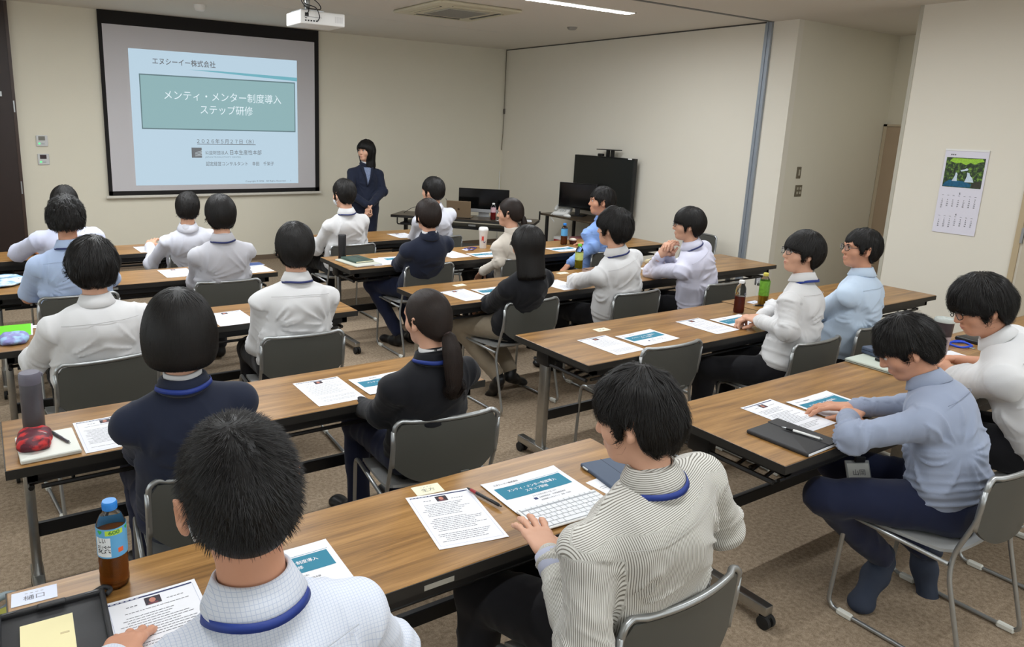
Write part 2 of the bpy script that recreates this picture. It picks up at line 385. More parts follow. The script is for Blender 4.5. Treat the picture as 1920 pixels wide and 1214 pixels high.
# ------------------------------------------------------------ ceiling things
M_LIGHT = mat('lamp_diffuser', (255, 255, 255), .5, emit=(255, 253, 246), es=3.2)
def strip_light(cx, cy, label):
    t = thing('strip_light', label, 'light', (cx, cy, ZC), 0, 'recessed linear ceiling lights')
    obj('trim_frame', MB().box((-1.21, -.055, -.006), (1.21, -.045, .0)).box((-1.21, .045, -.006), (1.21, .055, 0)).box((-1.21, -.055, -.006), (-1.2, .055, 0)).box((1.2, -.055, -.006), (1.21, .055, 0)), M_WHITE, t)
    obj('diffuser', MB().box((-1.2, -.045, -.008), (1.2, .045, -.001)), M_LIGHT, t)
strip_light(4.35, 5.49, 'long bright white strip light recessed in the ceiling, nearest the partition')
for (cx_, cy_, en_), lab_ in zip(LIGHTS[1:], ('left strip light level with the one by the partition', 'unseen strip light added before the projector to brighten the front wall', 'unseen strip light added above the third-row right tables', 'unseen strip light added above the third-row left tables',
    'unseen strip light added above the nearest right table', 'unseen strip light added above the nearest left table', 'unseen rearmost strip light added on the calendar side', 'unseen rearmost strip light added on the left side')):
    strip_light(cx_, cy_, lab_)  # rear rows are added out of view to light the room
t = thing('added_downlight', 'round ceiling lamp added unseen in the recess to brighten its wall', 'light', (7.95, 3.0, ZC))  # added fixture for the recess lamp, never in view
obj('trim_ring', MB().lathe([(.08, -.006), (.095, -.006), (.098, 0)], 28, cap=False), M_WHITE, t); obj('diffuser', MB().lathe([(.08, -.004), (.08, -.002)], 28), M_LIGHT, t)
def round_cap(name, x, y, r, h, label, m, cat='smoke detector'):
    t = thing(name, label, cat, (x, y, ZC))
    obj('housing', MB().lathe([(r*.6, -h), (r*.8, -h*.85), (r, -h*.4), (r, 0)], 28), m, t, autosmooth=40)
    obj('base_ring', MB().lathe([(r*1.06, -.006), (r*1.06, 0)], 28), m, t)
round_cap('smoke_detector', 5.86, 6.70, .055, .03, 'small round grey detector on the ceiling right of the air conditioner', mat('detector_grey', (150, 146, 140), .5))
round_cap('smoke_detector', 2.09, 8.15, .06, .06, 'round white smoke detector on the ceiling above the screen', M_WHITE)
def aircon():
    t = thing('ceiling_air_conditioner', 'square cream cassette air conditioner set into the ceiling', 'air conditioner', (4.19, 6.54, ZC), math.radians(0))
    mC = mat('aircon_cream', (206, 200, 176), .5)
    b = MB(); s = .47
    b.rbox((-s, -s, -.03), (s, s, 0), .02, 2); obj('panel', b, mC, t, autosmooth=40)
    g = MB(); g.rbox((-.24, -.24, -.038), (.24, .24, -.03), .01, 2)
    gr = obj('intake_grille', g, mat('aircon_grille', (186, 184, 172), .6), t)
    g = MB()
    for i in range(22): g.box((-.22, -.22+i*.0205, -.042), (.22, -.213+i*.0205, -.038))
    obj('grille_slats', g, mat('grille_grey', (150, 148, 140), .6), gr)
    for a in range(4):
        M = M4((0, 0, 0), a*PI/2)
        obj('air_slot', MB().box((-.26, .33, -.034), (.26, .36, -.029), M), M_BLKP, t)
        obj('flap', MB().box((-.27, .362, -.04), (.27, .385, -.031), M), mC, t)
aircon()

# ------------------------------------------------------------ text
def text_mesh(body, size, width=None, extrude=0., align='CENTER', bold=0.):
    cu = bpy.data.curves.new('text', 'FONT'); cu.body = body; cu.size = size; cu.align_x = align; cu.align_y = 'CENTER'
    cu.extrude = extrude; cu.offset = bold; cu.resolution_u = 2
    o = bpy.data.objects.new('text', cu); COL.objects.link(o)
    bpy.context.view_layer.update()
    me = bpy.data.meshes.new_from_object(o.evaluated_get(bpy.context.evaluated_depsgraph_get()))
    bpy.data.objects.remove(o)
    n = len(me.vertices); V = np.zeros(n*3, np.float32); me.vertices.foreach_get('co', V); V = V.reshape(-1, 3)
    F = [tuple(p.vertices) for p in me.polygons]; bpy.data.meshes.remove(me)
    if width and n:
        w = V[:, 0].max()-V[:, 0].min(); s = width/w; V[:, 0] *= s
    return V.astype(float), F
def poly_mesh(name, V, F):
    me = bpy.data.meshes.new(name); me.from_pydata([tuple(v) for v in V], [], F); me.update(); return me
def flat_text(name, body, size, mtl, parent, M, width=None, bold=0., warp=None, align='CENTER', cache={}):
    key = (body, size, width, bold, align)
    if key not in cache: cache[key] = text_mesh(body, size, width, 0., align, bold)
    V, F = cache[key]; V = V @ np.array(M)[:3, :3].T + np.array(M)[:3, 3]
    if warp is not None: V = V.copy(); V[:, 2] += warp(V[:, 0], V[:, 1])
    return obj(name, poly_mesh(name, V, F), mtl, parent)

# ------------------------------------------------------------ projection screen (on the front wall)
def projector_screen():
    t = thing('projection_screen', 'large pull-down projection screen with black border showing a training title slide', 'screen', (0, YF-.05, 0))
    FX = M4((0, 0, 0), 0, PI/2)                                       # text plane XY -> XZ facing -Y
    obj('border', MB().box((1.268, 0, .885), (1.31, .006, 2.795)).box((3.81, 0, .885), (3.868, .006, 2.795)).box((1.268, 0, .885), (3.868, .006, .935)).box((1.268, 0, 2.79), (3.868, .006, 2.935)), mat('screen_black', (26, 24, 24), .85), t)
    obj('fabric', MB().box((1.31, .001, .935), (3.81, .004, 2.79)), mat('screen_fabric', (204, 202, 206), .8), t)
    obj('bottom_bar', MB().rbox((1.235, -.014, .852), (3.895, .016, .884), .008, 2), mat('white_bar', (214, 210, 200), .5), t)
    E = lambda n, c, s=.62: mat(n, tuple(x*.25 for x in c), .9, emit=c, es=s)
    x0, x1, z0, z1 = 1.567, 3.57, .998, 2.547; w = x1-x0; h = z1-z0
    X = lambda u: x0+u*w
    Z = lambda v: z1-v*h
    sl = obj('slide', MB().box((x0, -.001, z0), (x1, 0, z1)), E('slide_pale_blue', (192, 216, 232), .78), t)
    obj('title_banner', MB().box((X(.05), -.003, Z(.577)), (X(.985), -.001, Z(.175))), E('slide_banner', (142, 176, 180), .86), sl)
    b = MB(); 
    for a, c in (((.05, .577, .985, .568)), ((.05, .184, .985, .175))), ((.05, .577, .056, .175), (.979, .577, .985, .175)):
        for q in (a, c): b.box((X(q[0]), -.0036, Z(q[1])), (X(q[2]), -.003, Z(q[3])))
    obj('banner_edge', b, E('slide_banner_edge', (122, 150, 156), .55), sl)
    b = MB(); n = 12
    b.add([(X(.33), -.002, Z(.125)), (X(1), -.002, Z(.165)), (X(1), -.002, Z(.136)), (X(.5), -.002, Z(.123))], [np.array([[0, 1, 2, 3]])])
    obj('accent_line', b, E('slide_accent', (128, 196, 212), .66), sl)
    ink = E('slide_grey_ink', (122, 122, 126), .55); wht = E('slide_white_ink', (226, 240, 246), .85)
    P = lambda u, v, d=.0045: M4((X(u), -d, Z(v)), 0, PI/2)
    flat_text('company_text', 'エヌシーイー株式会社', .082, ink, sl, P(.306, .082), .72, .0008)
    flat_text('title_text', 'メンティ・メンター制度導入', .118, wht, sl, P(.535, .325), 1.42)
    flat_text('title_text', 'ステップ研修', .118, wht, sl, P(.545, .425), .64)
    flat_text('date_text', '２０２６年５月２７日（水）', .062, ink, sl, P(.54, .664), .70)
    obj('date_underline', MB().box((X(.36), -.004, Z(.687)), (X(.72), -.003, Z(.683))), ink, sl)
    lg = obj('logo', MB().box((X(.325), -.004, Z(.79)), (X(.385), -.003, Z(.712))), E('slide_logo', (138, 142, 146), .5), sl)
    b = MB()
    for i in range(4): b.add([(X(.345), -.006, Z(.778-i*.008)), (X(.386), -.006, Z(.772-i*.012)), (X(.386), -.006, Z(.769-i*.012)), (X(.345), -.006, Z(.7765-i*.008))], [np.array([[0, 1, 2, 3]])])
    obj('logo_rays', b, wht, lg)
    flat_text('organisation_text', '公益財団法人', .05, ink, sl, P(.475, .752), .28)
    flat_text('organisation_text', '日本生産性本部', .064, ink, sl, P(.655, .75), .40)
    flat_text('organisation_text', 'JAPAN PRODUCTIVITY CENTER', .024, E('slide_pale_ink', (150, 176, 190), .5), sl, P(.515, .785), .44)
    flat_text('speaker_text', '認定経営コンサルタント　幸田　千栄子', .056, ink, sl, P(.622, .84), .86)
    flat_text('copyright_text', 'Copyright © 2026   All Rights Reserved.      1', .026, ink, sl, P(.80, .98), .6)
projector_screen()

# ------------------------------------------------------------ ceiling projector
def projector():
    t = thing('ceiling_projector', 'white projector hanging from the ceiling on a short pole', 'projector', (0, 0, 0))
    x0, x1, y0, y1, z0, z1 = 2.535, 2.963, 6.5, 6.86, 2.655, 2.768
    obj('body', MB().rbox((x0, y0, z0), (x1, y1, z1), .012, 3), M_WHITE, t, autosmooth=40)
    obj('mount_plate', MB().rbox((x0+.03, y0+.06, z1), (x0+.25, y1-.04, z1+.018), .004, 1), M_SILV, t)
    obj('pole', MB().tube([(x0+.12, 6.64, z1+.01), (x0+.12, 6.64, ZC)], .024, 14), M_SILV, t, autosmooth=True)
    b = MB(); b.box((x0+.04, y0-.002, z1-.05), (x0+.075, y0+.001, z1-.02))
    for i in range(5): b.box((x0+.04+i*.026, y0-.002, z0+.022), (x0+.055+i*.026, y0+.001, z0+.034))
    b.box((x0+.04, y0-.002, z0+.045), (x0+.06, y0+.001, z0+.052))
    obj('ports', b, M_BLKP, t)
    obj('port_recess', MB().box((x0+.03, y0-.001, z0+.058), (x0+.2, y0+.001, z0+.062)), mat('recess_grey', (150, 150, 152), .5), t)
    g = MB()
    for i in range(8): g.box((x1-.1+i*.01, y0-.001, z0+.03), (x1-.096+i*.01, y0+.001, z1-.03))
    obj('vent', g, mat('vent_grey', (206, 206, 206), .5), t)
    obj('lens', MB().tube([(x0+.12, y1-.005, z0+.055), (x0+.12, y1+.02, z0+.055)], .035, 20), M_BLKP, t, autosmooth=40)
    for i, pts in enumerate(([(x0+.16, y0-.003, z0+.03), (x0+.17, y0-.03, z0+.06), (x0+.15, y0-.01, z1+.03), (x0+.06, 6.6, z1+.07), (x0+.10, 6.62, ZC-.02)],
                 [(x0+.06, y0-.003, z1-.03), (x0+.07, y0-.03, z1), (x0+.02, y0+.04, z1+.07), (x0+.05, 6.62, ZC-.01)],
                 [(x0+.09, 6.6, ZC-.01), (x0+.2, 6.55, z1+.07), (x0+.24, 6.6, z1+.03), (x0+.12, 6.6, z1+.03), (x0+.05, 6.55, z1+.04)])):
        obj('cable', MB().tube(rounded(pts, .05, 6), .0045, 6), M_BLKP, t, autosmooth=True)
projector()

# ------------------------------------------------------------ small wall things
def wall_controller(zc, disp, label):
    t = thing('wall_thermostat', label, 'thermostat', (.633, YF, zc), 0, 'wall controllers by the dark door')
    obj('housing', MB().rbox((-.057, -.018, -.06), (.057, 0, .06), .006, 2), mat('thermostat_white', (206, 206, 206), .4), t)
    obj('display', MB().box((-.034, -.02, .006), (.03, -.017, .05)), disp, t)
    obj('green_lamp', MB().lathe([(.001, -.006), (.009, -.004), (.009, .0)], 12, M=M4((-.028, -.018, -.028), 0, PI/2)), mat('green_led', (60, 220, 130), .4, emit=(60, 230, 130), es=2.), t)
    obj('button', MB().rbox((-.008, -.0205, -.038), (.024, -.017, -.02), .002, 1), mat('thermostat_grey', (184, 186, 190), .5), t)
wall_controller(1.50, mat('lcd_grey', (120, 118, 108), .3), 'white wall thermostat with a grey display, the upper of two by the dark door')
wall_controller(1.30, mat('lcd_dark', (52, 34, 36), .3), 'white wall thermostat with a dark display, the lower of two by the dark door')
t = thing('light_switch', 'narrow brown light switch plate on the shaded recess wall', 'switch', (7.277, 4.616, 1.44))
obj('plate', MB().rbox((-.036, -.008, -.06), (.036, 0, .06), .003, 1), mat('switch_brown', (112, 104, 86), .5), t)
obj('rocker', MB().rbox((-.013, -.013, -.032), (.013, -.007, .032), .003, 1), mat('switch_pale', (176, 170, 152), .5), t)
t = thing('light_switch', 'square brown plate of four light switches below the narrow one', 'switch', (7.31, 4.616, 1.25))
obj('plate', MB().rbox((-.058, -.008, -.06), (.058, 0, .06), .003, 1), MATS['switch_brown'], t)
for sx in (-.024, .024):
    for sz in (-.022, .024): obj('rocker', MB().rbox((sx-.014, -.013, sz-.014), (sx+.014, -.007, sz+.014), .003, 1), MATS['switch_pale'], t)
t = thing('wall_outlet', 'dark grey wall outlet with a white cord low on the wall beside the rail', 'outlet', (XW+.035, 4.70, .30))
obj('plate', MB().rbox((-.008, -.045, -.06), (0, .045, .06), .003, 1), mat('outlet_grey', (92, 92, 92), .5), t)
obj('socket', MB().rbox((-.012, -.024, -.034), (-.006, .024, .034), .003, 1), MATS['thermostat_grey'], t)
obj('cord', MB().tube(rounded([(-.01, 0, .0), (-.04, -.0, -.05), (-.03, -.02, -.2), (-.03, -.3, -.296)], .05), .003, 6), M_WHITE, t, autosmooth=True)
t = thing('pull_cord', 'thin cord with a small grip hanging in the corner left of the partition', 'cord', (6.93, YF-.02, 0))
obj('cord', MB().tube([(-.03, 0, ZC), (-.025, 0, 2.05), (-.035, -.01, 1.7), (-.04, 0, 1.45)], .005, 6), mat('cord_grey', (120, 112, 100), .7), t, autosmooth=True)
obj('grip', MB().rbox((-.038, -.012, 1.99), (-.012, .012, 2.07), .006, 2), mat('grip_grey', (92, 86, 78), .6), t)
t = thing('metal_rod', 'short white metal rod standing in the corner behind the big monitor', 'rod', (6.86, YF-.05, 0))
obj('shaft', MB().tube([(0, 0, 0), (.01, .02, 1.13)], .007, 8), M_WHITE, t, autosmooth=True)
obj('foot_cap', MB().lathe([(.012, 0), (.012, .03)], 10), M_RUB, t)

# ------------------------------------------------------------ calendar
def calendar():
    t = thing('wall_calendar', 'hanging paper calendar with a waterfall photo on the cream wall', 'calendar', (XW-.004, 0, 0))
    y0, y1, z0, z1 = 3.085, 2.76, 1.054, 1.752                       # left and right edges seen from the room
    w = y0-y1; h = z1-z0
    # local (a,b): a from left 0..w, b up ; plane x=0 facing -X
    def T(a, b, d=0.0): return (-.002-d-.012*max(0, (.12-b/h)), y0-a, z0+b)
    b_ = MB(); b_.grid(lambda u, v: T(u*w, v*h), 3, 16); obj('page', b_, mat('calendar_page', (226, 224, 236), .7), t)
    obj('hanger', MB().box((-.006, y1-.001, z1-.012), (-.001, y0+.001, z1+.002)), M_WHITE, t)
    # photo: procedural painting of foliage, rocks, two falls and a pool (own composition)
    ph0, ph1 = h*.555, h*.905
    m = bpy.data.materials.new('waterfall_photo'); m.use_nodes = True; N = m.node_tree.nodes; L = m.node_tree.links; b = N['Principled BSDF']; b.inputs['Roughness'].default_value = .35
    tc = N.new('ShaderNodeTexCoord'); n = N.new('ShaderNodeTexNoise'); n.inputs['Scale'].default_value = 38; n.inputs['Detail'].default_value = 8; n.inputs['Roughness'].default_value = .7
    L.new(tc.outputs['Object'], n.inputs['Vector']); cr = N.new('ShaderNodeValToRGB'); e = cr.color_ramp.elements
    e[0].position = .40; e[0].color = srgb(22, 34, 18); e[1].position = .64; e[1].color = srgb(126, 168, 58); k = e.new(.52); k.color = srgb(48, 74, 32)
    L.new(n.outputs['Fac'], cr.inputs[0]); L.new(cr.outputs[0], b.inputs['Base Color'])
    q = MB(); q.quad(T(.018, ph0, .001), T(w-.018, ph0, .001), T(w-.018, ph1, .001), T(.018, ph1, .001)); ph = obj('photo', q, m, t)
    def blob(pts, name, mm, d):
        q = MB(); P = [T(a*w, ph0+bb*(ph1-ph0), d) for a, bb in pts]; q.add(P, [np.arange(len(P))]); obj(name, q, mm, ph)
    blob([(.2, .97), (.35, .985), (.6, .97), (.88, .98), (.92, .9), (.8, .86), (.74, .8), (.62, .84), (.52, .76), (.4, .83), (.3, .8), (.14, .88)], 'bright_leaves', mat('photo_leaf', (156, 206, 62), .5, noise=(160, .5)), .0014)
    blob([(.06, .02), (.7, .02), (.72, .14), (.5, .22), (.2, .24), (.1, .15)], 'pool', mat('photo_pool', (24, 92, 128), .3, noise=(60, .5)), .0014)
    blob([(.74, .02), (.93, .02), (.93, .25), (.82, .22), (.72, .14)], 'rock', mat('photo_rock', (58, 56, 46), .5, noise=(60, .5)), .0014)
    blob([(.26, .21), (.38, .21), (.365, .34), (.37, .44), (.345, .5), (.32, .49), (.31, .38)], 'fall', mat('photo_water', (206, 222, 244), .5, noise=(140, .25)), .002)
    blob([(.55, .19), (.76, .2), (.72, .34), (.66, .42), (.64, .5), (.58, .52), (.59, .4), (.56, .3)], 'fall', MATS['photo_water'], .002)
    blob([(.44, .54), (.58, .58), (.6, .62), (.56, .66), (.52, .62), (.46, .6), (.42, .58)], 'fall', MATS['photo_water'], .002)
    # month grids
    q = MB(); 
    def dash(a, bb, ww, hh): q.quad(T(a, bb, .0008), T(a+ww, bb, .0008), T(a+ww, bb+hh, .0008), T(a, bb+hh, .0008))
    for base in (h*.47, h*.22):
        for c in range(7):
            dash(.03+c*.041, base-.012, .014, .003)
    obj('weekday_text', q, M_INK, t)
    for mi, (base, off, nd, mo) in enumerate(((h*.47, 5, 31, '5'), (h*.22, 1, 30, '6'))):
        R = np.array(Matrix.Rotation(-PI/2, 4, 'Z') @ Matrix.Rotation(PI/2, 4, 'X'))
        def put(s, sz, a, bb):
            M = R.copy(); M[:3, 3] = T(a, bb, .001); return M
        allV, allF, nn = [], [], 0
        for dd in range(1, nd+1):
            c = (dd-1+off) % 7; r = (dd-1+off)//7
            key = str(dd)
            V, F = text_mesh(key, .013, None, 0, 'CENTER', .0003)
            M = put(key, 0, .037+c*.041, base-.032-r*.0165); V = V @ M[:3, :3].T+M[:3, 3]
            allV.append(V); allF += [tuple(i+nn for i in f) for f in F]; nn += len(V)
        V, F = text_mesh(mo, .022, None, 0, 'CENTER', .0004); M = put(mo, 0, w/2, base+.008); V = V @ M[:3, :3].T+M[:3, 3]
        allV.append(V); allF += [tuple(i+nn for i in f) for f in F]
        obj('month_numbers', poly_mesh('month_numbers', np.concatenate(allV), allF), M_INKD, t)
    q = MB()
    for i in range(3): q.quad(T(.045+i*.014, h*.93, .0008), T(.055+i*.014, h*.93, .0008), T(.055+i*.014, h*.945, .0008), T(.045+i*.014, h*.945, .0008))
    obj('heading_marks', q, M_INK, t)
calendar()

# ------------------------------------------------------------ training tables
def table(x0, x1, y0, dep, label, group, leg_in=.08, plate=None, top=M_WOOD, hid=()):
    t = thing('training_table', label, 'table', ((x0+x1)/2, y0, 0), 0, group)
    w = (x1-x0)/2; H = .70
    obj('tabletop', MB().rbox((-w+.003, .003, H-.022), (w-.003, dep-.003, H), .002, 1), top, t)
    e = MB()
    for lo, hi in (((-w, 0), (w, .004)), ((-w, dep-.004), (w, dep)), ((-w, .004), (-w+.004, dep-.004)), ((w-.004, .004), (w, dep-.004))):
        e.box((lo[0], lo[1], H-.034), (hi[0], hi[1], H-.002))
    obj('edge_band', e, M_EDGE, t)
    r = MB()
    r.box((-w+.06, .03, H-.075), (w-.06, .055, H-.022)).box((-w+.06, dep-.06, H-.075), (w-.06, dep-.035, H-.022))
    for s in (-1, 1): r.box((s*(w-.075)-.015, .03, H-.07), (s*(w-.075)+.015, dep-.035, H-.022))
    obj('underframe', r, M_BLK, t)
    # wire shelf under the top
    s = MB(); zz = H-.115
    for yy in (.08, .2, dep-.1): s.tube([(-w+.1, yy, zz), (w-.1, yy, zz)], .008, 6)
    for sx in (-1, 1):
        s.tube([(sx*(w-.07), .08, zz), (sx*(w-.07), dep-.1, zz)], .010, 6)
        s.tube([(sx*(w-.2), .08, zz), (sx*(w-.2), dep-.1, zz)], .006, 6)
        for yy in (.12, .18, .24, dep-.14): s.tube([(sx*(w-.07), yy, zz), (sx*(w-.2), yy+.03, zz)], .008, 6)
        s.tube([(sx*(w-.2), .1, zz), (sx*(w-.2), .1, H-.05)], .006, 6); s.tube([(sx*(w-.2), dep-.12, zz), (sx*(w-.2), dep-.12, H-.05)], .006, 6)
    obj('under_shelf', s, M_BLK, t, autosmooth=40)
    yc = dep*.5+.115 if dep > .5 else dep*.5+.15
    yc = min(yc, dep-.05)
    for sx in (-1, 1):
        xc = sx*(w-leg_in)
        lg = MB(); lg.rbox((xc-.0175, yc-.03, .07), (xc+.0175, yc+.03, H-.11), .005, 2)
        l = obj('leg', lg, M_CHROME, t, autosmooth=40)
        obj('bracket', MB().rbox((xc-.028, yc-.05, H-.13), (xc+.028, yc+.05, H-.035), .008, 2), M_BLK, l, autosmooth=40)
        f = MB(); f.rbox((xc-.0225, dep-.06 if False else .03, .055), (xc+.0225, dep-.0, .095), .006, 2)
        obj('foot', f, M_CHROME, l, autosmooth=40)
        for yy in (.045, dep-.015):
            c = MB(); c.lathe([(.006, .05), (.006, .062)], 8, (xc, yy, 0)); c.rbox((xc-.016, yy-.02, .03), (xc+.016, yy+.02, .056), .006, 1)
            for k in (-1, 1):
                c.lathe([(.012, -.009), (.026, -.008), (.027, 0), (.026, .008), (.012, .009)], 18, M=M4((xc+k*.015, yy-.006, .0275), 0, 0, PI/2))
            obj('caster', c, M_RUB, l, autosmooth=40)
    obj('stretcher', MB().rbox((-w+leg_in, yc-.012, .245), (w-leg_in, yc+.012, .3), .003, 1), M_BLK, t)
    if plate is not None:
        obj('label_plate', MB().box((plate-.045, -.0015, H-.03), (plate+.045, .0, H-.016)), mat('plate_silver', (190, 188, 178), .4, .5), t)
    return t
GL = 'training tables of the left block'; GR = 'training tables of the right block'
rows_L = [(-.035, 1.855, 1.414, 'nearest wooden table of the left block, with the keyboard and the blue-capped bottle', .0),
          (-.012, 1.87, 2.574, 'wooden table of the left block carrying the grey thermos and red pouch', None),
          (-.02, 1.888, 3.952, 'wooden table of the left block with the bright green folder', None),
          (-.03, 1.842, 5.245, 'wooden table of the left block in its second row from the front', -.22),
          (-.03, 1.87, 6.42, 'frontmost wooden table of the left block, below the screen', None)]
for x0, x1, y, lab, pl in rows_L: table(x0, x1, y, .4545 if y < 5 else .46, lab, GL, .07, pl)
rows_R = [(2.295, 4.10, 1.355, 'nearest wooden table of the right block with a black notebook on its corner', None),
          (4.11, 5.90, 1.355, 'nearest right-hand table, end half against the calendar wall, with the lidded tumbler', None),
          (2.435, 4.225, 2.503, 'third-row right-block table, left half, with a cream name card near its corner', None),
          (4.235, 5.93, 2.535, 'right-block table end half reaching toward the calendar, third row from the front', None),
          (2.404, 4.14, 3.815, 'right-block table in front of the person with long straight black hair', None),
          (4.15, 5.90, 3.83, 'right-block table in front of the glasses wearer resting chin on hand', None),
          (2.37, 4.10, 5.10, 'right-block table with the black tumbler and green notebook on it', None),
          (4.11, 5.86, 5.06, 'right-block table with the amber bottle, end half near the phone cart', None),
          (2.40, 4.10, 6.27, 'frontmost table of the right block, before the standing presenter', None)]
for x0, x1, y, lab, pl in rows_R: table(x0, x1, y, .594, lab, GR, .08, pl)

# ------------------------------------------------------------ stacking chair
def chair_proto():
    t = thing('stacking_chair', 'chair', 'chair', (0, 0, 0))
    H = .74
    for s in (-1, 1):
        xs = s*.238; xb = s*.222
        pts = [(xs, .055, .405), (xs, .41, .42), (xs, .43, .012), (xs, -.05, .012), (xs, .045, .36), (xb, .05, .44), (xb, .0, .60), (xb, -.004, .70)]
        obj('side_frame', MB().tube(rounded(pts, .045, 5), .0085, 8), M_SILV, t, autosmooth=True)
        for yy in (.36, .0):
            obj('glide', MB().rbox((xs-.012, yy-.03, .0), (xs+.012, yy+.03, .024), .005, 1), M_GLIDE, t)
    cv = lambda u: -.034*(1-(u)**2)                                   # backward bow, u in -1..1
    def bk(u, v, off):
        zl = .475+.075*abs(u)**3.2
        z = zl+(H-.012-zl)*v; x = u*.213
        rr = .035                                                       # round top corners
        if abs(x) > .213-rr and z > H-.012-rr:
            ex = abs(x)-(.213-rr); z = min(z, H-.012-rr+math.sqrt(max(rr*rr-ex*ex, 0)))
        return (x, cv(u)+off+.0*v-(z-.6)*.06+.004, z)
    b = MB(); n, m = 21, 9
    b.grid(lambda i, j: bk(i*2-1, j, -.006), n, m); b.grid(lambda i, j: bk(1-i*2, j, .006), n, m)
    N1 = n*m
    F = []
    for i in range(n-1):
        a, c = i*m, (i+1)*m; A_, C_ = N1+(n-1-i)*m, N1+(n-2-i)*m
        F += [[a, A_, C_, c], [a+m-1, c+m-1, C_+m-1, A_+m-1]]
    for j in range(m-1):
        F += [[j, j+1, N1+(n-1)*m+j+1, N1+(n-1)*m+j], [(n-1)*m+j, N1+j, N1+j+1, (n-1)*m+j+1]]
    b.F[4].append(np.array(F)); b.M[4].append(np.zeros(len(F), int))
    obj('backrest', b, M_BACK, t, autosmooth=50)
    rim = []
    for k in range(8): rim.append((-.218, cv(-1)-(.55+k*.02-.6)*.06+.004, .55+k*.02))
    for k in range(1, 6):
        a = PI-PI/2*k/5; rim.append((-.183+.035*math.cos(a), cv(-.97)-.004, .705+.033*math.sin(a)))
    for k in range(1, 14):
        u = -.86+1.72*k/14; rim.append((u*.213, cv(u)-.0045, H-.002))
    rim += [(-x, y, z) for x, y, z in rim[:13][::-1]]
    obj('rim', MB().tube(rim, .0095, 8), M_SILV, t, autosmooth=True)
    def seat(u, v, off):
        x = (u*2-1)*(.222-.02*(abs(v-.5)*2)**4); y = .04+v*.38
        z = .432-.012*(1-(2*u-1)**2)+.006*math.cos(v*PI)-(.03*(v-.88)/.12 if v > .88 else 0)+.02*max(0, (.12-v)/.12)+off
        return (x, y, z)
    b = MB(); b.grid(lambda i, j: seat(i, j, 0), 13, 15); b.grid(lambda i, j: seat(1-i, j, -.012), 13, 15)
    n, m = 13, 15; N1 = n*m; F = []
    for i in range(n-1):
        a, c = i*m, (i+1)*m; A_, C_ = N1+(n-1-i)*m, N1+(n-2-i)*m
        F += [[a, A_, C_, c], [a+m-1, c+m-1, C_+m-1, A_+m-1]]
    for j in range(m-1):
        F += [[j, j+1, N1+(n-1)*m+j+1, N1+(n-1)*m+j], [(n-1)*m+j, N1+j, N1+j+1, (n-1)*m+j+1]]
    b.F[4].append(np.array(F)); b.M[4].append(np.zeros(len(F), int))
    obj('seat', b, M_SEAT, t, autosmooth=50)
    obj('maker_mark', MB().box((.05, -.052, .505), (.085, -.0485, .511), M4((0, .013, 0))), mat('mark_grey', (128, 128, 124), .5), t)
    return t
CH0 = chair_proto(); ch_used = [0]
def chair(cx, cy, rz, label, k=1.0186):
    loc = (cx*k, cy*k, 0)
    if not ch_used[0]:
        ch_used[0] = 1; CH0.location = loc; CH0.rotation_euler = (0, 0, math.radians(rz)); CH0['label'] = label; CH0['group'] = 'grey stacking chairs at the tables'; return CH0
    return copy_thing(CH0, loc, math.radians(rz), label, 'grey stacking chairs at the tables')
CHAIRS = {
 'C10': (1.34, 1.0, 2, 'grey stacking chair under the striped-shirt typist, nearest chair at the bottom edge'),
 'C9': (.33, .86, 0, 'grey stacking chair under the short-haired person in the checked shirt'),
 'C8': (1.42, 2.19, -8, 'grey stacking chair under the person with the long ponytail in a black suit'),
 'C7': (.56, 2.15, -5, 'grey stacking chair under the person with the black bob and navy jacket'),
 'C5': (.42, 3.455, 6, 'grey stacking chair directly behind the green folder, under a white shirt'),
 'C6': (1.335, 3.436, -4, 'grey stacking chair under the lanyard wearer at the centre-left table'),
 'C3': (.45, 4.79, 0, 'grey stacking chair under the curly-haired person in the pale blue short-sleeved shirt'),
 'C4': (1.354, 4.836, -4, 'grey stacking chair under the pale grey shirt, behind the second-row left table'),
 'C1': (.52, 6.03, 3, 'grey stacking chair hidden behind the curly head, at the front left table'),
 'C2': (1.45, 6.03, -2, 'grey stacking chair half hidden at the front left table under a white shirt'),
 'C11': (2.75, 5.863, 0, 'grey stacking chair under the masked person in front of the presenter'),
 'C12': (3.76, 5.97, 3, 'grey stacking chair under the person glancing left before the laptop'),
 'C13': (2.9, 4.794, 0, 'grey stacking chair under the short-haired person in the navy suit'),
 'C14': (3.765, 4.73, 0, 'grey stacking chair under the cream blouse'),
 'C15': (4.72, 4.70, 0, 'grey stacking chair under the sky blue shirt'),
 'C16': (2.89, 3.514, 1, 'grey stacking chair under the long-haired person in a black jacket and beige trousers'),
 'C17': (3.70, 3.397, 0, 'grey stacking chair under the white shirt beside the green-capped bottle'),
 'C18': (4.55, 3.34, 0, 'grey stacking chair under the person resting chin on hand'),
 'C19': (3.73, 2.13, 0, 'grey stacking chair under the white-shirted glasses wearer with folded hands'),
 'CE': (2.945, 2.437, -2, 'empty grey stacking chair pushed in at the corner of the third-row table'),
 'C20': (4.36, 2.16, 4, 'grey stacking chair under the pale blue shirt, behind the folded-hands person'),
 'C21': (2.89, .90, 0, 'grey stacking chair under the grey-blue shirt with feet crossed beneath it'),
 'C22': (3.72, .80, 0, 'grey stacking chair under the person writing at the right edge'),
}
for k_, (cx_, cy_, rz_, lab_) in CHAIRS.items(): chair(cx_, cy_, rz_, lab_)
chair(6.62, 5.25, 88, 'empty grey stacking chair turned sideways by the partition wall', 1.0)

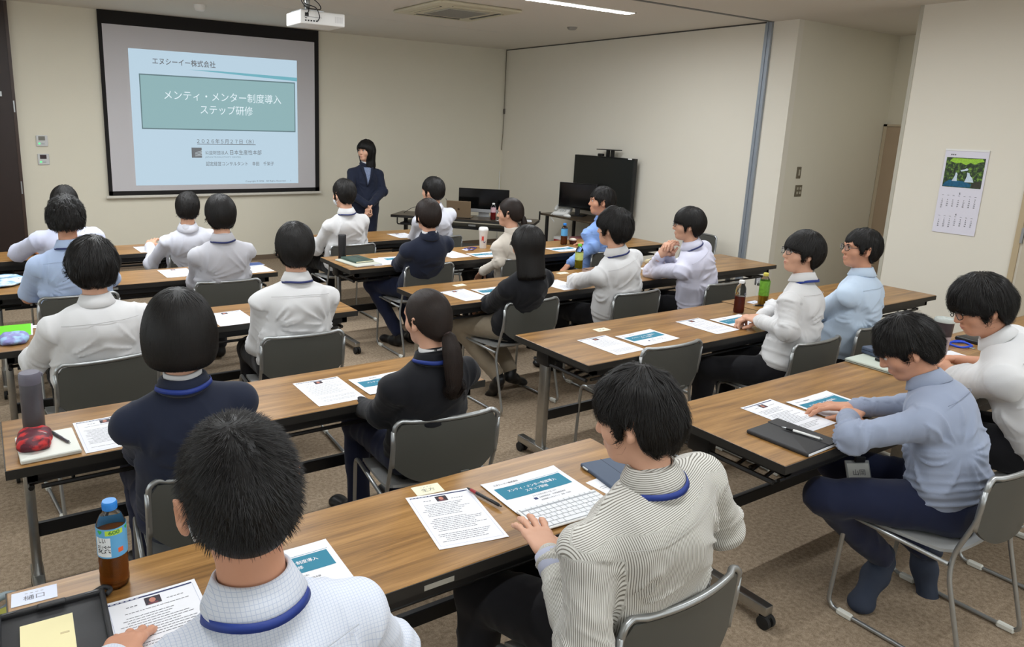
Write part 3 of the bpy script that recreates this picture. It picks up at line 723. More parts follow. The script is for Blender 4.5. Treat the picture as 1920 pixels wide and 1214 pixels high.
# ------------------------------------------------------------ distance-field modelling
def nrm(v): v = A3(v); return v/(np.linalg.norm(v)+1e-12)
class Vol:
    def __init__(s, lo, hi, h):
        s.lo = A3(lo); s.h = h; s.n = np.ceil((A3(hi)-s.lo)/h).astype(int)+1; s.a = np.full(s.n, 1.0, np.float32)
    def blk(s, lo, hi):
        i0 = np.clip(np.floor((A3(lo)-s.lo)/s.h).astype(int), 0, s.n); i1 = np.clip(np.ceil((A3(hi)-s.lo)/s.h).astype(int)+1, 0, s.n)
        sl = tuple(slice(a, b) for a, b in zip(i0, i1))
        g = [(s.lo[k]+np.arange(i0[k], i1[k])*s.h) for k in range(3)]
        return sl, (g[0][:, None, None], g[1][None, :, None], g[2][None, None, :])
    def comb(s, sl, d, k, op):
        A = s.a[sl]
        if A.size == 0: return
        if op == 'cut':
            d = -d; h = np.maximum(k-np.abs(A-d), 0)/k; s.a[sl] = np.maximum(A, d)+h*h*k*.25
        else:
            h = np.maximum(k-np.abs(A-d), 0)/k; s.a[sl] = np.minimum(A, d)-h*h*k*.25
    def cap(s, a, b, ra, rb=None, k=.02, fd=None, fs=1.0, op='u'):
        """tapered capsule; cross-section squeezed by fs along fd"""
        a = A3(a); b = A3(b); rb = ra if rb is None else rb; R = max(ra, rb)+k+2*s.h
        sl, (X, Y, Z) = s.blk(np.minimum(a, b)-R, np.maximum(a, b)+R)
        x, y, z = X-a[0], Y-a[1], Z-a[2]; d = b-a
        if fd is not None and fs != 1:
            fd = nrm(fd); q = x*fd[0]+y*fd[1]+z*fd[2]; c = 1/fs-1
            x = x+q*c*fd[0]; y = y+q*c*fd[1]; z = z+q*c*fd[2]; d = d+(d@fd)*c*fd
        L = d@d+1e-9; t = np.clip((x*d[0]+y*d[1]+z*d[2])/L, 0, 1)
        dd = np.sqrt((x-t*d[0])**2+(y-t*d[1])**2+(z-t*d[2])**2)-(ra+(rb-ra)*t)
        s.comb(sl, dd.astype(np.float32), k, op); return s
    def ell(s, c, r, R=None, k=.02, op='u'):
        c = A3(c); r = A3(r); m = max(r)+k+2*s.h; sl, (X, Y, Z) = s.blk(c-m, c+m)
        x, y, z = X-c[0], Y-c[1], Z-c[2]
        if R is not None:
            R = A3(R); x, y, z = (R[0, 0]*x+R[1, 0]*y+R[2, 0]*z, R[0, 1]*x+R[1, 1]*y+R[2, 1]*z, R[0, 2]*x+R[1, 2]*y+R[2, 2]*z)
        x, y, z = x/r[0], y/r[1], z/r[2]
        k0 = np.sqrt(x*x+y*y+z*z); k1 = np.sqrt((x/r[0])**2+(y/r[1])**2+(z/r[2])**2)+1e-9
        s.comb(sl, (k0*(k0-1)/k1).astype(np.float32), k, op); return s
    def mesh(s, iso=0.0):
        a = s.a.copy(); a[0] = a[-1] = 1; a[:, 0] = a[:, -1] = 1; a[:, :, 0] = a[:, :, -1] = 1
        g = vdb.FloatGrid(1.0); g.copyFromArray(a); v, q = g.convertToQuads(iso)
        v = np.asarray(v, float)*s.h+s.lo; q = np.asarray(q, np.int64)
        if len(q):
            p = v[q]; vol = np.einsum('ij,ij->i', p[:, 0], np.cross(p[:, 1], p[:, 2])).sum()+np.einsum('ij,ij->i', p[:, 0], np.cross(p[:, 2], p[:, 3])).sum()
            if vol < 0: q = q[:, ::-1]
        return v, q
    def samp(s, P):
        q = (P-s.lo)/s.h; q = np.clip(q, 0, s.n-1.001); i = q.astype(int); f = q-i; a = s.a
        def g(dx, dy, dz): return a[i[:, 0]+dx, i[:, 1]+dy, i[:, 2]+dz]
        c00 = g(0,0,0)*(1-f[:,0])+g(1,0,0)*f[:,0]; c10 = g(0,1,0)*(1-f[:,0])+g(1,1,0)*f[:,0]
        c01 = g(0,0,1)*(1-f[:,0])+g(1,0,1)*f[:,0]; c11 = g(0,1,1)*(1-f[:,0])+g(1,1,1)*f[:,0]
        return (c00*(1-f[:,1])+c10*f[:,1])*(1-f[:,2])+(c01*(1-f[:,1])+c11*f[:,1])*f[:,2]
    def grad(s, P):
        e = s.h; G = np.stack([s.samp(P+d)-s.samp(P-d) for d in (A3(e,0,0), A3(0,e,0), A3(0,0,e))], 1)
        return G/(np.linalg.norm(G, axis=1)[:, None]+1e-9)
_LAT = RNG.random((64, 64, 64)).astype(np.float32)
def vnoise(P, sc=1.0, seed=0):
    P = np.asarray(P, float)*sc+seed*7.31+100; i = np.floor(P).astype(int); f = P-i; f = f*f*(3-2*f); i &= 63; j = (i+1) & 63
    L = _LAT; x0, y0, z0 = i[:, 0], i[:, 1], i[:, 2]; x1, y1, z1 = j[:, 0], j[:, 1], j[:, 2]; fx, fy, fz = f[:, 0], f[:, 1], f[:, 2]
    a = L[x0,y0,z0]*(1-fx)+L[x1,y0,z0]*fx; b = L[x0,y1,z0]*(1-fx)+L[x1,y1,z0]*fx
    c = L[x0,y0,z1]*(1-fx)+L[x1,y0,z1]*fx; d = L[x0,y1,z1]*(1-fx)+L[x1,y1,z1]*fx
    return (a*(1-fy)+b*fy)*(1-fz)+(c*(1-fy)+d*fy)*fz
def ridge(n): return (1-np.abs(2*n-1))**2.2
def vnormals(V, Q):
    p = V[Q]; fn = np.cross(p[:, 2]-p[:, 0], p[:, 3]-p[:, 1]); N = np.zeros_like(V)
    for k in range(4): np.add.at(N, Q[:, k], fn)
    return N/(np.linalg.norm(N, axis=1)[:, None]+1e-12)
def sstep(a, b, x): t = np.clip((x-a)/(b-a), 0, 1); return t*t*(3-2*t)
def rotm(yaw=0, pitch=0, roll=0):
    """yaw left(+), pitch down(+), roll right(+) for a head facing +Y"""
    return np.array(Matrix.Rotation(math.radians(yaw), 3, 'Z') @ Matrix.Rotation(-math.radians(pitch), 3, 'X') @ Matrix.Rotation(math.radians(roll), 3, 'Y'))

# ------------------------------------------------------------ hands
def hand_mesh(curl=(.35, .4, .45, .5), spread=1.0, thumb=.5, h=.0032, bend=0.0, cache={}):
    """right hand: wrist at origin, fingers toward +Y, palm down (-Z), thumb on -X side"""
    key = (curl, spread, thumb, bend)
    if key in cache: return cache[key]
    v = Vol((-.095, -.05, -.11), (.075, .21, .06), h); up = A3(0, 0, 1)
    v.cap((0, -.035, 0), (0, .012, 0), .0255, .026, .008, up, .72)
    for x, r in ((-.024, .0165), (-.008, .017), (.010, .0165), (.026, .0145)):
        v.cap((x*.55, .01, 0), (x*1.05, .083-abs(x+.008)*.2, -.001), .02, r*.93, .012, up, .68)
    base = [(-.027, .088), (-.009, .093), (.010, .089), (.028, .079)]; ln = [(.040, .025, .021), (.045, .028, .022), (.042, .026, .021), (.033, .02, .018)]
    rad = [.0088, .009, .0086, .0076]
    for i, ((bx, by), L, r, c) in enumerate(zip(base, ln, rad, curl)):
        sp = (i-1.4)*.085*spread; ang = c*.55+bend; p = A3(bx, by-.012, .001)
        a0 = p
        for j, l in enumerate(L):
            d = A3(math.sin(sp)*math.cos(ang), math.cos(sp)*math.cos(ang), -math.sin(ang)); q = a0+d*(l+(.012 if j == 0 else 0))
            v.cap(a0, q, r*(1-.07*j)*1.04, r*(1-.07*(j+1)), .004 if j else .008); v.ell(a0+A3(0, 0, .0015), (r*1.02,)*3, k=.004)
            a0 = q; ang += c*(1.0 if j == 0 else .7)
    t = thumb; p0 = A3(-.014, .016, -.006); p1 = p0+A3(-.028, .03, -.008-.012*t); p2 = p1+A3(-.012+.006*t, .032, -.006-.012*t); p3 = p2+A3(.001+.008*t, .026, -.004-.008*t)
    v.cap(p0, p1, .0155, .0125, .012); v.cap(p1, p2, .0115, .0098, .005); v.cap(p2, p3, .0098, .0082, .004)
    cache[key] = v.mesh(); return cache[key]
NAIL = {}
def place_hand(W, fdir, pnorm, side, **kw):
    """W wrist, fdir finger direction, pnorm back-of-hand normal, side 'R'/'L'; returns V,Q"""
    V, Q = hand_mesh(**kw); V = V.copy()
    if side == 'L': V[:, 0] *= -1; Q = Q[:, ::-1]
    y = nrm(fdir); z = nrm(A3(pnorm)-y*(A3(pnorm)@y)); x = np.cross(y, z); M = np.stack([x, y, z], 1)
    return V @ M.T + A3(W), Q

# ------------------------------------------------------------ hair strands
def strands(vol, roots, Rdir, n_step, step, w0, lift, grav=.5, curl=.0, seed=0, spike=0., lvl=.0015, jit=.25, target=None, hold=False):
    P = roots.copy(); n = len(P); G = vol.grad(P); r = np.random.default_rng(seed)
    T = Rdir(P); T = T-G*np.einsum('ij,ij->i', T, G)[:, None]; T += r.normal(0, jit, P.shape); T -= G*np.einsum('ij,ij->i', T, G)[:, None]
    T /= np.linalg.norm(T, axis=1)[:, None]+1e-9
    phase = r.random(n)*6.28; path = [P.copy()]; lf = lift*(.4+r.random(n)*1.2); stp = step*(.6+.8*r.random(n))
    for k in range(n_step):
        D = Rdir(P)*.35+T; D[:, 2] -= grav*.2
        if target is not None:
            tt = target-P; D = T*.5+tt/(np.linalg.norm(tt, axis=1)[:, None]+1e-6)*1.2
        if curl: 
            S = np.cross(G, T); D += S*(np.sin(phase+k*1.5)*curl)[:, None]+G*(np.cos(phase+k*1.5)*curl*.6)[:, None]
        D = D-G*(np.einsum('ij,ij->i', D, G)*(1-spike))[:, None]+G*spike
        D /= np.linalg.norm(D, axis=1)[:, None]+1e-9; T = D
        P = P+D*stp[:, None]; want = lvl+lf*((k+1)/n_step)**1.5
        if spike < .5:
            d = vol.samp(P); G = vol.grad(P); m = np.clip(want-d, -.012, .02)
            m = np.where((G[:, 2] < -.35) & (m < 0) & (not hold), 0, m); P = P+G*(m*(.85 if curl == 0 else .5))[:, None]
        path.append(P.copy())
    path = np.stack(path, 1); m = n_step+1
    Tn = np.zeros_like(path); Tn[:, 1:-1] = path[:, 2:]-path[:, :-2]; Tn[:, 0] = path[:, 1]-path[:, 0]; Tn[:, -1] = path[:, -1]-path[:, -2]
    Tn /= np.linalg.norm(Tn, axis=2)[:, :, None]+1e-9
    ref = vol.grad(path.reshape(-1, 3)).reshape(path.shape); U = np.cross(Tn, ref); U /= np.linalg.norm(U, axis=2)[:, :, None]+1e-9; B = np.cross(U, Tn)
    ww = w0*(.6+.8*r.random(n)); prof = np.array([1.0-.9*(k/(m-1))**2 for k in range(m)]); W_ = ww[:, None]*prof[None]
    V = np.stack([path+U*W_[..., None], path+B*W_[..., None]*.55, path-U*W_[..., None]], 2)   # n,m,3,3
    V = V.reshape(-1, 3); idx = np.arange(n*m*3).reshape(n, m, 3)
    F = np.concatenate([np.stack([idx[:, :-1, j], idx[:, :-1, j+1], idx[:, 1:, j+1], idx[:, 1:, j]], -1).reshape(-1, 4) for j in (0, 1)])
    return V, F

# ------------------------------------------------------------ head and hair
CROWN = A3(0, -.045, .11)
def head_vol(v, w=1.0, ears=True, jaw=1.0, S=None):
    v.ell((0, -.012, .03), (.077*w, .094, .088), k=.02); v.ell((0, .022, -.035), (.060*w*jaw, .070, .078), k=.035)
    v.ell((0, .056, -.092), (.030*jaw, .030, .022), k=.035); v.ell((0, .07, .035), (.052, .022, .035), k=.03)
    for s_ in (-1, 1):
        v.ell((s_*.044*w, .052, -.026), (.024, .026, .024), k=.03)
        v.ell((s_*.031, .095, .009), (.015, .013, .010), k=.012, op='cut'); v.ell((s_*.031, .078, .008), (.0135, .0135, .0135), k=.004)
        v.cap((s_*.014, .094, .024), (s_*.045, .082, .026), .006, .005, .01)
        if ears:
            R = rotm(s_*-30, 0, s_*10); v.ell((s_*.085*w, -.012, -.004), (.0075, .019, .033), R, k=.006)
            v.ell((s_*.0935*w, -.008, -.0), (.007, .011, .021), R, k=.005, op='cut'); v.ell((s_*.080*w, .0, -.03), (.008, .009, .011), k=.008)
    v.cap((0, .089, .012), (0, .105, -.026), .007, .0105, .012); v.ell((0, .096, -.03), (.017, .011, .008), k=.008)
    v.ell((0, .086, -.058), (.024, .011, .006), k=.008); v.ell((0, .085, -.069), (.020, .011, .007), k=.008); v.ell((0, .105, -.0635), (.02, .006, .0018), k=.003, op='cut')

HAIRS = dict(
 tous=dict(t=(.013, .026, .018), nape=-.084, side=.008, fr=.03, n=3600, st=7, step=.011, w=.0014, lift=.011, curl=.45),
 # thickness side, top, back ; nape z ; side z over the ear ; fringe z ; strand params
 crop=dict(t=(.004, .012, .008), nape=-.074, side=.008, fr=.052, n=9000, st=3, step=.0052, w=.0006, spike=.62, lift=.0),
 short=dict(t=(.013, .02, .016), nape=-.078, side=.012, fr=.035, n=2200, st=6, step=.010, w=.0016, lift=.004),
 neat=dict(t=(.015, .022, .02), nape=-.088, side=-.002, fr=.03, n=2600, st=6, step=.010, w=.0015, lift=.001),
 bowl=dict(t=(.020, .026, .024), nape=-.088, side=-.004, fr=.02, n=3200, st=6, step=.011, w=.0015, lift=.0012),
 fluffy=dict(t=(.021, .030, .024), nape=-.090, side=.004, fr=.02, n=3400, st=7, step=.012, w=.0017, lift=.010, curl=.35),
 curly=dict(t=(.022, .03, .024), nape=-.06, side=.0, fr=.03, n=3400, st=8, step=.008, w=.0016, lift=.012, curl=1.3),
 pony=dict(t=(.010, .014, .014), nape=-.068, side=-.012, fr=.04, n=3600, st=8, step=.014, w=.0013, lift=.0008),
 bob=dict(t=(.028, .03, .032), nape=-.10, side=-.09, fr=.02, n=4200, st=8, step=.018, w=.0014, lift=.0006),
 long=dict(t=(.022, .022, .026), nape=-.10, side=-.09, fr=.03, n=2600, st=12, step=.02, w=.0018, lift=.001),
 wavy=dict(t=(.024, .026, .026), nape=-.10, side=-.07, fr=.045, n=2200, st=10, step=.018, w=.002, lift=.008, curl=.5),
)
def make_hair(style, detail, seed, w=1.0, tailpts=None, length=None):
    c = dict(HAIRS[style]); ts, tt, tb = c['t']; h = .0045 if detail > .5 else .006
    lo, hi = (-.17, -.24, -.34 if style in ('long', 'wavy', 'pony') else -.2), (.17, .16, .18)
    if tailpts is not None: lo = np.minimum(lo, np.min(tailpts, 0)-.07); hi = np.maximum(hi, np.max(tailpts, 0)+.07)
    v = Vol(lo, hi, h)
    v.ell((0, -.014, .03), (.077*w+ts, .094+tb, .088+tt), k=.02)
    if style in ('bob',):
        v.ell((0, -.022, -.03), (.108*w, .118, .10), k=.05)
        v.ell((0, -.02, -.062), (.100*w, .108, .062), k=.03)
    elif style == 'long':
        v.cap((0, -.03, -.0), (0, -.04, -.20), .102, .102, .04, (0, 1, 0), .72)
    elif style == 'wavy':
        v.cap((0, -.035, -.02), (0, -.05, -.17), .1, .095, .05, (0, 1, 0), .75)
    elif style in ('fluffy', 'curly', 'bowl'):
        v.ell((0, -.032, -.008), (.066*w+ts*.55, .076+tb*.7, .085), k=.04)
    else:
        v.ell((0, -.034, -.008), (.060*w+ts*.5, .072+tb*.6, .082), k=.04)
    # cut away the face, and below the hairline
    sl, (X, Y, Z) = v.blk(lo, A3(hi)+1)
    if style in ('bob', 'long', 'wavy'):
        zl = np.interp(Y, [-.2, .0, .03, .055, .09, .15], [c['nape'] if style == 'bob' else (-.205 if style == 'long' else -.2)]*2+[-.09 if style == 'bob' else -.17, c['fr']-.03, c['fr'], c['fr']+.01])
    else:
        zl = np.interp(Y, [-.14, -.07, -.042, -.024, -.012, .012, .022, .036, .046, .085, .15], [c['nape'], c['nape'], c['nape']*.8, c['nape']*.35, c['side']+.006, c['side']+.006, c['side']-.022, c['side']-.022, c['fr']*.6, c['fr'], c['fr']+.012])
    d = ((zl+0*X-Z)*.8).astype(np.float32); A = v.a[sl]; k = .012; hh = np.maximum(k-np.abs(A-d), 0)/k; v.a[sl] = np.maximum(A, d)+hh*hh*k*.25
    if style in ('bob', 'long', 'wavy'):
        v.ell((0, .085, -.05), (.07, .075, .095), k=.012, op='cut')
        if style != 'bob': v.ell((0, .075, -.16), (.075, .07, .09), k=.02, op='cut')
    # lumpy outline
    if style in ('fluffy', 'curly', 'short', 'wavy', 'bowl', 'neat', 'tous'):
        amp = dict(tous=.006, fluffy=.007, curly=.007, short=.004, wavy=.006, bowl=.003, neat=.003)[style]; fq = dict(tous=44, fluffy=38, curly=60, short=50, wavy=34, bowl=30, neat=34)[style]
        g = np.stack(np.broadcast_arrays(X, Y, Z), -1).reshape(-1, 3); nz = vnoise(g*A3(1, 1, .5), fq, seed).reshape(v.a[sl].shape); v.a[sl] += ((nz-.5)*2*amp).astype(np.float32)
    v0 = v
    target = None
    parts = []
    if style == 'pony':
        tie = A3(tailpts[0]); target = tie
        v.ell((tie+A3(0, .03, 0)), (.03, .03, .03), k=.05)
        vt = Vol(np.min(tailpts, 0)-.07, np.max(tailpts, 0)+.07, h); m = len(tailpts); rr = np.interp(np.linspace(0, 1, m), [0, .08, .4, .8, 1], [.015, .026, .044, .036, .012])*(1 if m > 5 else .7)
        for i in range(m-1): vt.cap(tailpts[i], tailpts[i+1], rr[i], rr[i+1], .012, (0, 1, 0), .75)
        V, Q = vt.mesh(); r = np.random.default_rng(seed+5); idx = r.integers(0, len(V), int(1500*detail)+150)
        tp = A3(tailpts)
        def Rt(P):
            d = np.linalg.norm(P[:, None]-tp[None], axis=2); j = np.clip(d.argmin(1), 0, m-2); t = tp[j+1]-tp[j]; return t/(np.linalg.norm(t, axis=1)[:, None]+1e-9)
        SV, SF = strands(vt, V[idx], Rt, 9, .016, .0015, .002, .0, 0, seed, jit=.12)
        parts.append((np.concatenate([V, SV]), [Q, SF+len(V)]))
    V, Q = v.mesh(); r = np.random.default_rng(seed)
    N = vnormals(V, Q)
    crown = CROWN+A3(.012*((seed % 3)-1), 0, 0)
    if style == 'pony': Rdir = lambda P: (lambda t: t/(np.linalg.norm(t, axis=1)[:, None]+1e-9))(target-P)
    else: Rdir = lambda P: (lambda t: t/(np.linalg.norm(t, axis=1)[:, None]+1e-9))((P-crown)*A3(1, 1, .8)+A3(0, 0, -.03))
    n = int(c['n']*detail*1.25)+150
    ok = np.arange(len(V))
    if c['nape'] > -.095: ok = ok[V[ok, 2] > c['nape']*.75+.012]
    if style in ('bob', 'long', 'wavy'): ok = ok[(V[ok, 1] < .02) | (V[ok, 2] > .06)]
    idx = r.choice(ok, n)
    root = V[idx]+r.normal(0, h*.4, (n, 3))-N[idx]*.001
    sw = c['w']*(1.0 if detail > .85 else (1.35 if detail > .6 else 2.0))
    SV, SF = strands(v, root, Rdir, c['st'], c['step'], sw, c['lift'], 1.5 if style in ('neat', 'bowl', 'short', 'long') else .7, c.get('curl', 0.), seed, c.get('spike', 0.), jit=.35 if style == 'crop' else (.12 if style in ('bob', 'long', 'pony', 'wavy') else .3), target=target, hold=style in ('bob', 'pony', 'long', 'wavy'))
    parts.insert(0, (np.concatenate([V, SV]), [Q, SF+len(V)]))
    return parts

def ring_band(C, n, f, u, rx, ry, prof, front_gap=0., drop=.03, nth=40, side_dip=0.):
    """loft of a profile (dr, dz) round the neck; n axis up, f forward, u right; theta 0 at the back"""
    V = []; m = len(prof); th = np.linspace(-PI+front_gap, PI-front_gap, nth)
    for t in th:
        fr = (1-math.cos(t))/2
        for dr, dz in prof:
            V.append(A3(C)+A3(u)*(rx+dr)*math.sin(t)-A3(f)*(ry+dr)*math.cos(t)+A3(n)*(dz-drop*fr**1.3-side_dip*math.sin(t)**2))
    F = [[i*m+j, (i+1)*m+j, (i+1)*m+(j+1) % m, i*m+(j+1) % m] for i in range(nth-1) for j in range(m)]
    if front_gap == 0: F += [[(nth-1)*m+j, j, (j+1) % m, (nth-1)*m+(j+1) % m] for j in range(m)]
    mb = MB(); mb.add(V, [np.array(F)])
    if front_gap: mb.add([V[j] for j in range(m)], [np.arange(m)]); mb.add([V[(nth-1)*m+j] for j in range(m)], [np.arange(m)[::-1]])
    return mb
def ik(S, Wp, l1, l2, hint):
    S, Wp, hint = A3(S), A3(Wp), A3(hint); d = Wp-S; L = np.linalg.norm(d)
    if L > (l1+l2)*.995: s = L/((l1+l2)*.995); l1 *= s; l2 *= s
    a = (l1*l1-l2*l2+L*L)/(2*L); hgt = math.sqrt(max(l1*l1-a*a, 0)); dn = d/L; p = hint-dn*(hint@dn); p /= np.linalg.norm(p)+1e-9
    return S+dn*a+p*hgt

def lens_mat():
    if 'lens' in MATS: return MATS['lens']
    m = mat('lens', (225, 230, 235), .05); m.node_tree.nodes['Principled BSDF'].inputs['Alpha'].default_value = .12; return m
def person(label, hip, yaw, head, look=(0, 0, 0), top='shirt', tmat=None, sleeve='long', hair='short', hmat=None, detail=.6, build=1.0, sex='m',
           arms=None, legs=None, tro=None, skin=None, lanyard=None, extras=(), seed=1, hipz=.53, stand=False, tail=None, sh_twist=0., shoes=True, hw=1.0, hs=1.0, sock=None, shoe_mat=None, shoe_k=1.1, collar_mat=None, neck_len=1.0, sh_drop=0.108):
    """hip: world xy, head: world xyz of the head centre, look: head yaw,pitch,roll relative to the body"""
    skin = skin or M_SKIN; tro = tro or M_TROU; hmat = hmat or M_HAIR; tmat = tmat or M_SHIRT
    root = thing('person', label, 'person', (hip[0], hip[1], 0), math.radians(yaw))
    Rw = np.array(Matrix.Rotation(-math.radians(yaw), 3, 'Z')); L = lambda p: Rw @ (A3(*p)-A3(hip[0], hip[1], 0))
    H = L(head)-A3(0, 0, .014); f = A3(0, 1, 0); u = A3(1, 0, 0); up = A3(0, 0, 1)
    HR = rotm(*look); sc = (1.0 if sex == 'm' else .95)*hs; bw = build*(1.0 if sex == 'm' else .88)
    P0 = A3(0, 0, hipz)
    N = H+HR @ A3(0, -.028, -.145*sc)*.75+A3(0, -.028, -.15*sc)*.25+A3(0, -.006, -.002*neck_len)     # neck base
    sp = N-P0; Ls = np.linalg.norm(sp); spn = sp/Ls
    fw = nrm(f-spn*(f@spn)); 
    S = lambda t: P0+sp*t-fw*(.026 if not stand else .012)*math.sin(PI*t)
    tw = math.radians(sh_twist); us = nrm(A3(math.cos(tw), math.sin(tw), 0)); 
    hu = nrm(us-spn*(us@spn)); fs_ = np.cross(spn, -hu) if False else nrm(np.cross(up, hu))
    Nb = N-spn*.02
    sw = .172*bw
    Sh = {k: Nb+hu*s_*sw-spn*(sh_drop+.0)-fw*.004 for k, s_ in (('L', -1), ('R', 1))}
    ar = dict(arms or {}); A = {}
    l1, l2 = .285*sc, .245*sc
    for k, s_ in (('L', -1), ('R', 1)):
        a = dict(ar.get(k, {}))
        if 'w' in a: Wp = L(a['w'])
        elif stand: Wp = A3(s_*.05, .2, hipz+.12)
        else: Wp = A3(s_*.07, .27, hipz+.095)
        if 'e' in a: E = L(a['e'])
        else: E = ik(Sh[k], Wp, l1, l2, a.get('hint', A3(s_*.30, -.40, -.8)))
        fd = A3(*a['fd']) if 'fd' in a else nrm(Wp-E)+A3(-s_*.25, 0, -.15)
        if 'fd' in a: fd = Rw @ fd
        pn = Rw @ A3(*a['pn']) if 'pn' in a else A3(s_*.15, -.1, 1)
        A[k] = (E, Wp, nrm(fd), pn, a)
    # legs
    lg = dict(legs or {}); LG = {}
    for k, s_ in (('L', -1), ('R', 1)):
        a = lg.get(k)
        hp = P0+A3(s_*.088, .0, -.01)
        if stand: kn, an = A3(s_*.075, .01, hipz*.53), A3(s_*.07, -.02, .085)
        else: kn, an = A3(s_*.11, .41, .50), A3(s_*.10, .40, .10)
        fdir = A3(s_*.12, 1, 0); fpitch = 0
        if a:
            kn, an = L(a[0]), L(a[1])
            if len(a) > 2: fdir = Rw @ A3(*a[2])
            if len(a) > 3: fpitch = a[3]
        LG[k] = (hp, kn, an, nrm(fdir), fpitch)
    # ---- body (skin), one surface
    allp = np.stack([S(0), N, H, *[x for k in A for x in A[k][:2]], *Sh.values(), *[x for k in LG for x in LG[k][:3]]])
    lo, hi = allp.min(0)-.17, allp.max(0)+.17
    v = Vol(lo, hi, .010 if detail > .5 else .013)
    rb = np.interp(np.linspace(0, .72, 7), [0, .5, .72], [.112, .112, .075])*bw
    for i in range(6): v.cap(S(i*.12), S((i+1)*.12), rb[i], rb[i+1], .02, fw, .55)
    v.cap(Nb-spn*.01, H+HR @ A3(0, -.012, -.03), .052*sc, .049*sc, .02)
    for k in A:
        E, Wp, fd, pn, a = A[k]; v.cap(Nb-spn*.05, Sh[k]-spn*.012, .034, .040, .02); v.cap(Sh[k]-spn*.01, E, .038*bw, .034*bw, .02); v.cap(E, E+(Wp-E)*.35, .034*bw, .034*bw, .02); v.cap(E+(Wp-E)*.35, Wp, .034*bw, .024*sc, .02)
        hp, kn, an, fdd, fp = LG[k]; v.cap(S(0), hp, .08, .075, .03); v.cap(hp, kn, .07*bw, .05, .02); v.cap(kn, an, .048, .033, .02)
    BV, BQ = v.mesh()
    # head, finer, same mesh
    hv = Vol((-.11, -.125, -.19), (.11, .135, .14), .0042 if detail > .5 else .0055)
    head_vol(hv, hw, jaw=1.0 if sex == 'm' else .93)
    nb = HR.T @ (Nb-H); nb = nb/sc
    hv.cap((0, -.016, -.03), nb, .050, .054, .02)
    HV, HQ = hv.mesh(); HV = (HV*sc) @ HR.T+H
    Vs, Qs = [BV, HV], [BQ, HQ+len(BV)]; n = len(BV)+len(HV)
    for k in A:
        E, Wp, fd, pn, a = A[k]
        kw = a.get('hand', dict(curl=(.35, .4, .45, .5), thumb=.5))
        V_, Q_ = place_hand(Wp+nrm(Wp-E)*.012, fd, pn, k, **kw)
        V_ = (V_-Wp)*(.95 if sex == 'f' else 1.06)+Wp
        Vs.append(V_); Qs.append(Q_+n); n += len(V_)
    obj('body', fastmesh('body', np.concatenate(Vs), [np.concatenate(Qs)]), skin, root)
    T = lambda p: HR @ (A3(*p)*sc)+H
    def hmb(mb):
        for i, q in enumerate(mb.V): mb.V[i] = (np.asarray(q)*sc) @ HR.T+H
        return mb
    # face details
    lips = MB(); 
    vv = Vol((-.04, .07, -.09), (.04, .12, -.04), .0022); vv.ell((0, .0882, -.0595), (.0215, .0105, .0042), k=.003); vv.ell((0, .0872, -.0680), (.018, .0105, .0050), k=.003)
    if 'face' in extras:
        V_, Q_ = vv.mesh(); obj('lips', fastmesh('lips', (V_*sc) @ HR.T+H, [Q_]), M_LIP, root)
        for s_ in (-1, 1):
            e = MB(); M = M4((s_*.031, .0785, .008)); e.lathe([(.0001, -.0139), (.006, -.0125), (.0105, -.009), (.0135, -.003), (.0139, 0), (.0135, .003), (.0105, .009), (.006, .0125), (.0001, .0139)], 14, M=M)
            e2 = hmb(e); eo = obj('eye', e2, mat('eye_white', (226, 220, 214), .2), root, autosmooth=True)
            e = MB(); V_, = [[]]; e.lathe([(.0001, .0016), (.004, .0012), (.0062, 0)], 14, M=M4((s_*.031, .0918, .0075), 0, -PI/2), cap=False); obj('iris', hmb(e), M_EYE, eo)
            e = MB(); e.tube([(s_*.014, .0985, .0235), (s_*.03, .097, .029), (s_*.047, .087, .0265)], [.002, .0032, .001], 6); obj('eyebrow', hmb(e), hmat, root)
            e = MB(); e.tube([(s_*.018, .0915, .0125), (s_*.031, .0945, .0172), (s_*.045, .087, .0125)], [.001, .0016, .001], 6); obj('eyelid_line', hmb(e), hmat, root)
    # ---- hair
    tp = None
    if tail is not None: tp = [HR.T @ (A3(*p)) if False else A3(*p) for p in tail]
    ps = make_hair(hair, detail, seed, hw, tp)
    ho = None
    for i, (V_, F_) in enumerate(ps):
        Vw = (V_*sc) @ HR.T+H
        o = obj('hair' if i == 0 else 'ponytail', fastmesh('hair', Vw, F_), hmat, root if i == 0 else ho)
        if i == 0: ho = o
    if hair == 'pony':
        tp0, tp1 = A3(tp[0]), A3(tp[1]); d = nrm(tp1-tp0); mb = MB(); ring = []
        a_ = nrm(np.cross(d, (1, 0, 0))); b_ = np.cross(d, a_)
        for q in range(16): t = q/16*2*PI; ring.append(tp0+d*.012+(a_*math.cos(t)+b_*math.sin(t))*.019)
        mb.tube(ring, .006, 8, close=True); obj('hair_tie', hmb(mb), mat('hair_tie_brown', (60, 44, 42), .7), ho, autosmooth=True)
    # ---- top garment
    jk = top in ('jacket',)
    g = .012 if jk else 0.0
    lo, hi = np.minimum(np.min([S(0), N, *Sh.values()] + [x for k in A for x in A[k][:2]], 0), S(0)-A3(.1, .1, .06))-.13, np.max([S(0), N, *Sh.values()] + [x for k in A for x in A[k][:2]], 0)+.13
    hh = .0062 if detail > .9 else (.008 if detail > .5 else .011)
    v = Vol(lo, hi, hh)
    wz = .02 if not jk else -.05
    bl = 1.0 if sex == 'm' else .92
    R_ = lambda t: np.interp(t, [0, .12, .3, .5, .64, 1], A3(.166, .170, .160, .168, .158, .12)*bw*bl+g*.6)
    ts = np.linspace(.02 if jk else .09, .64, 7)
    if jk: v.cap(S(0)-spn*.03, S(.1), R_(0)*1.02, R_(.1), .04, fw, .70)
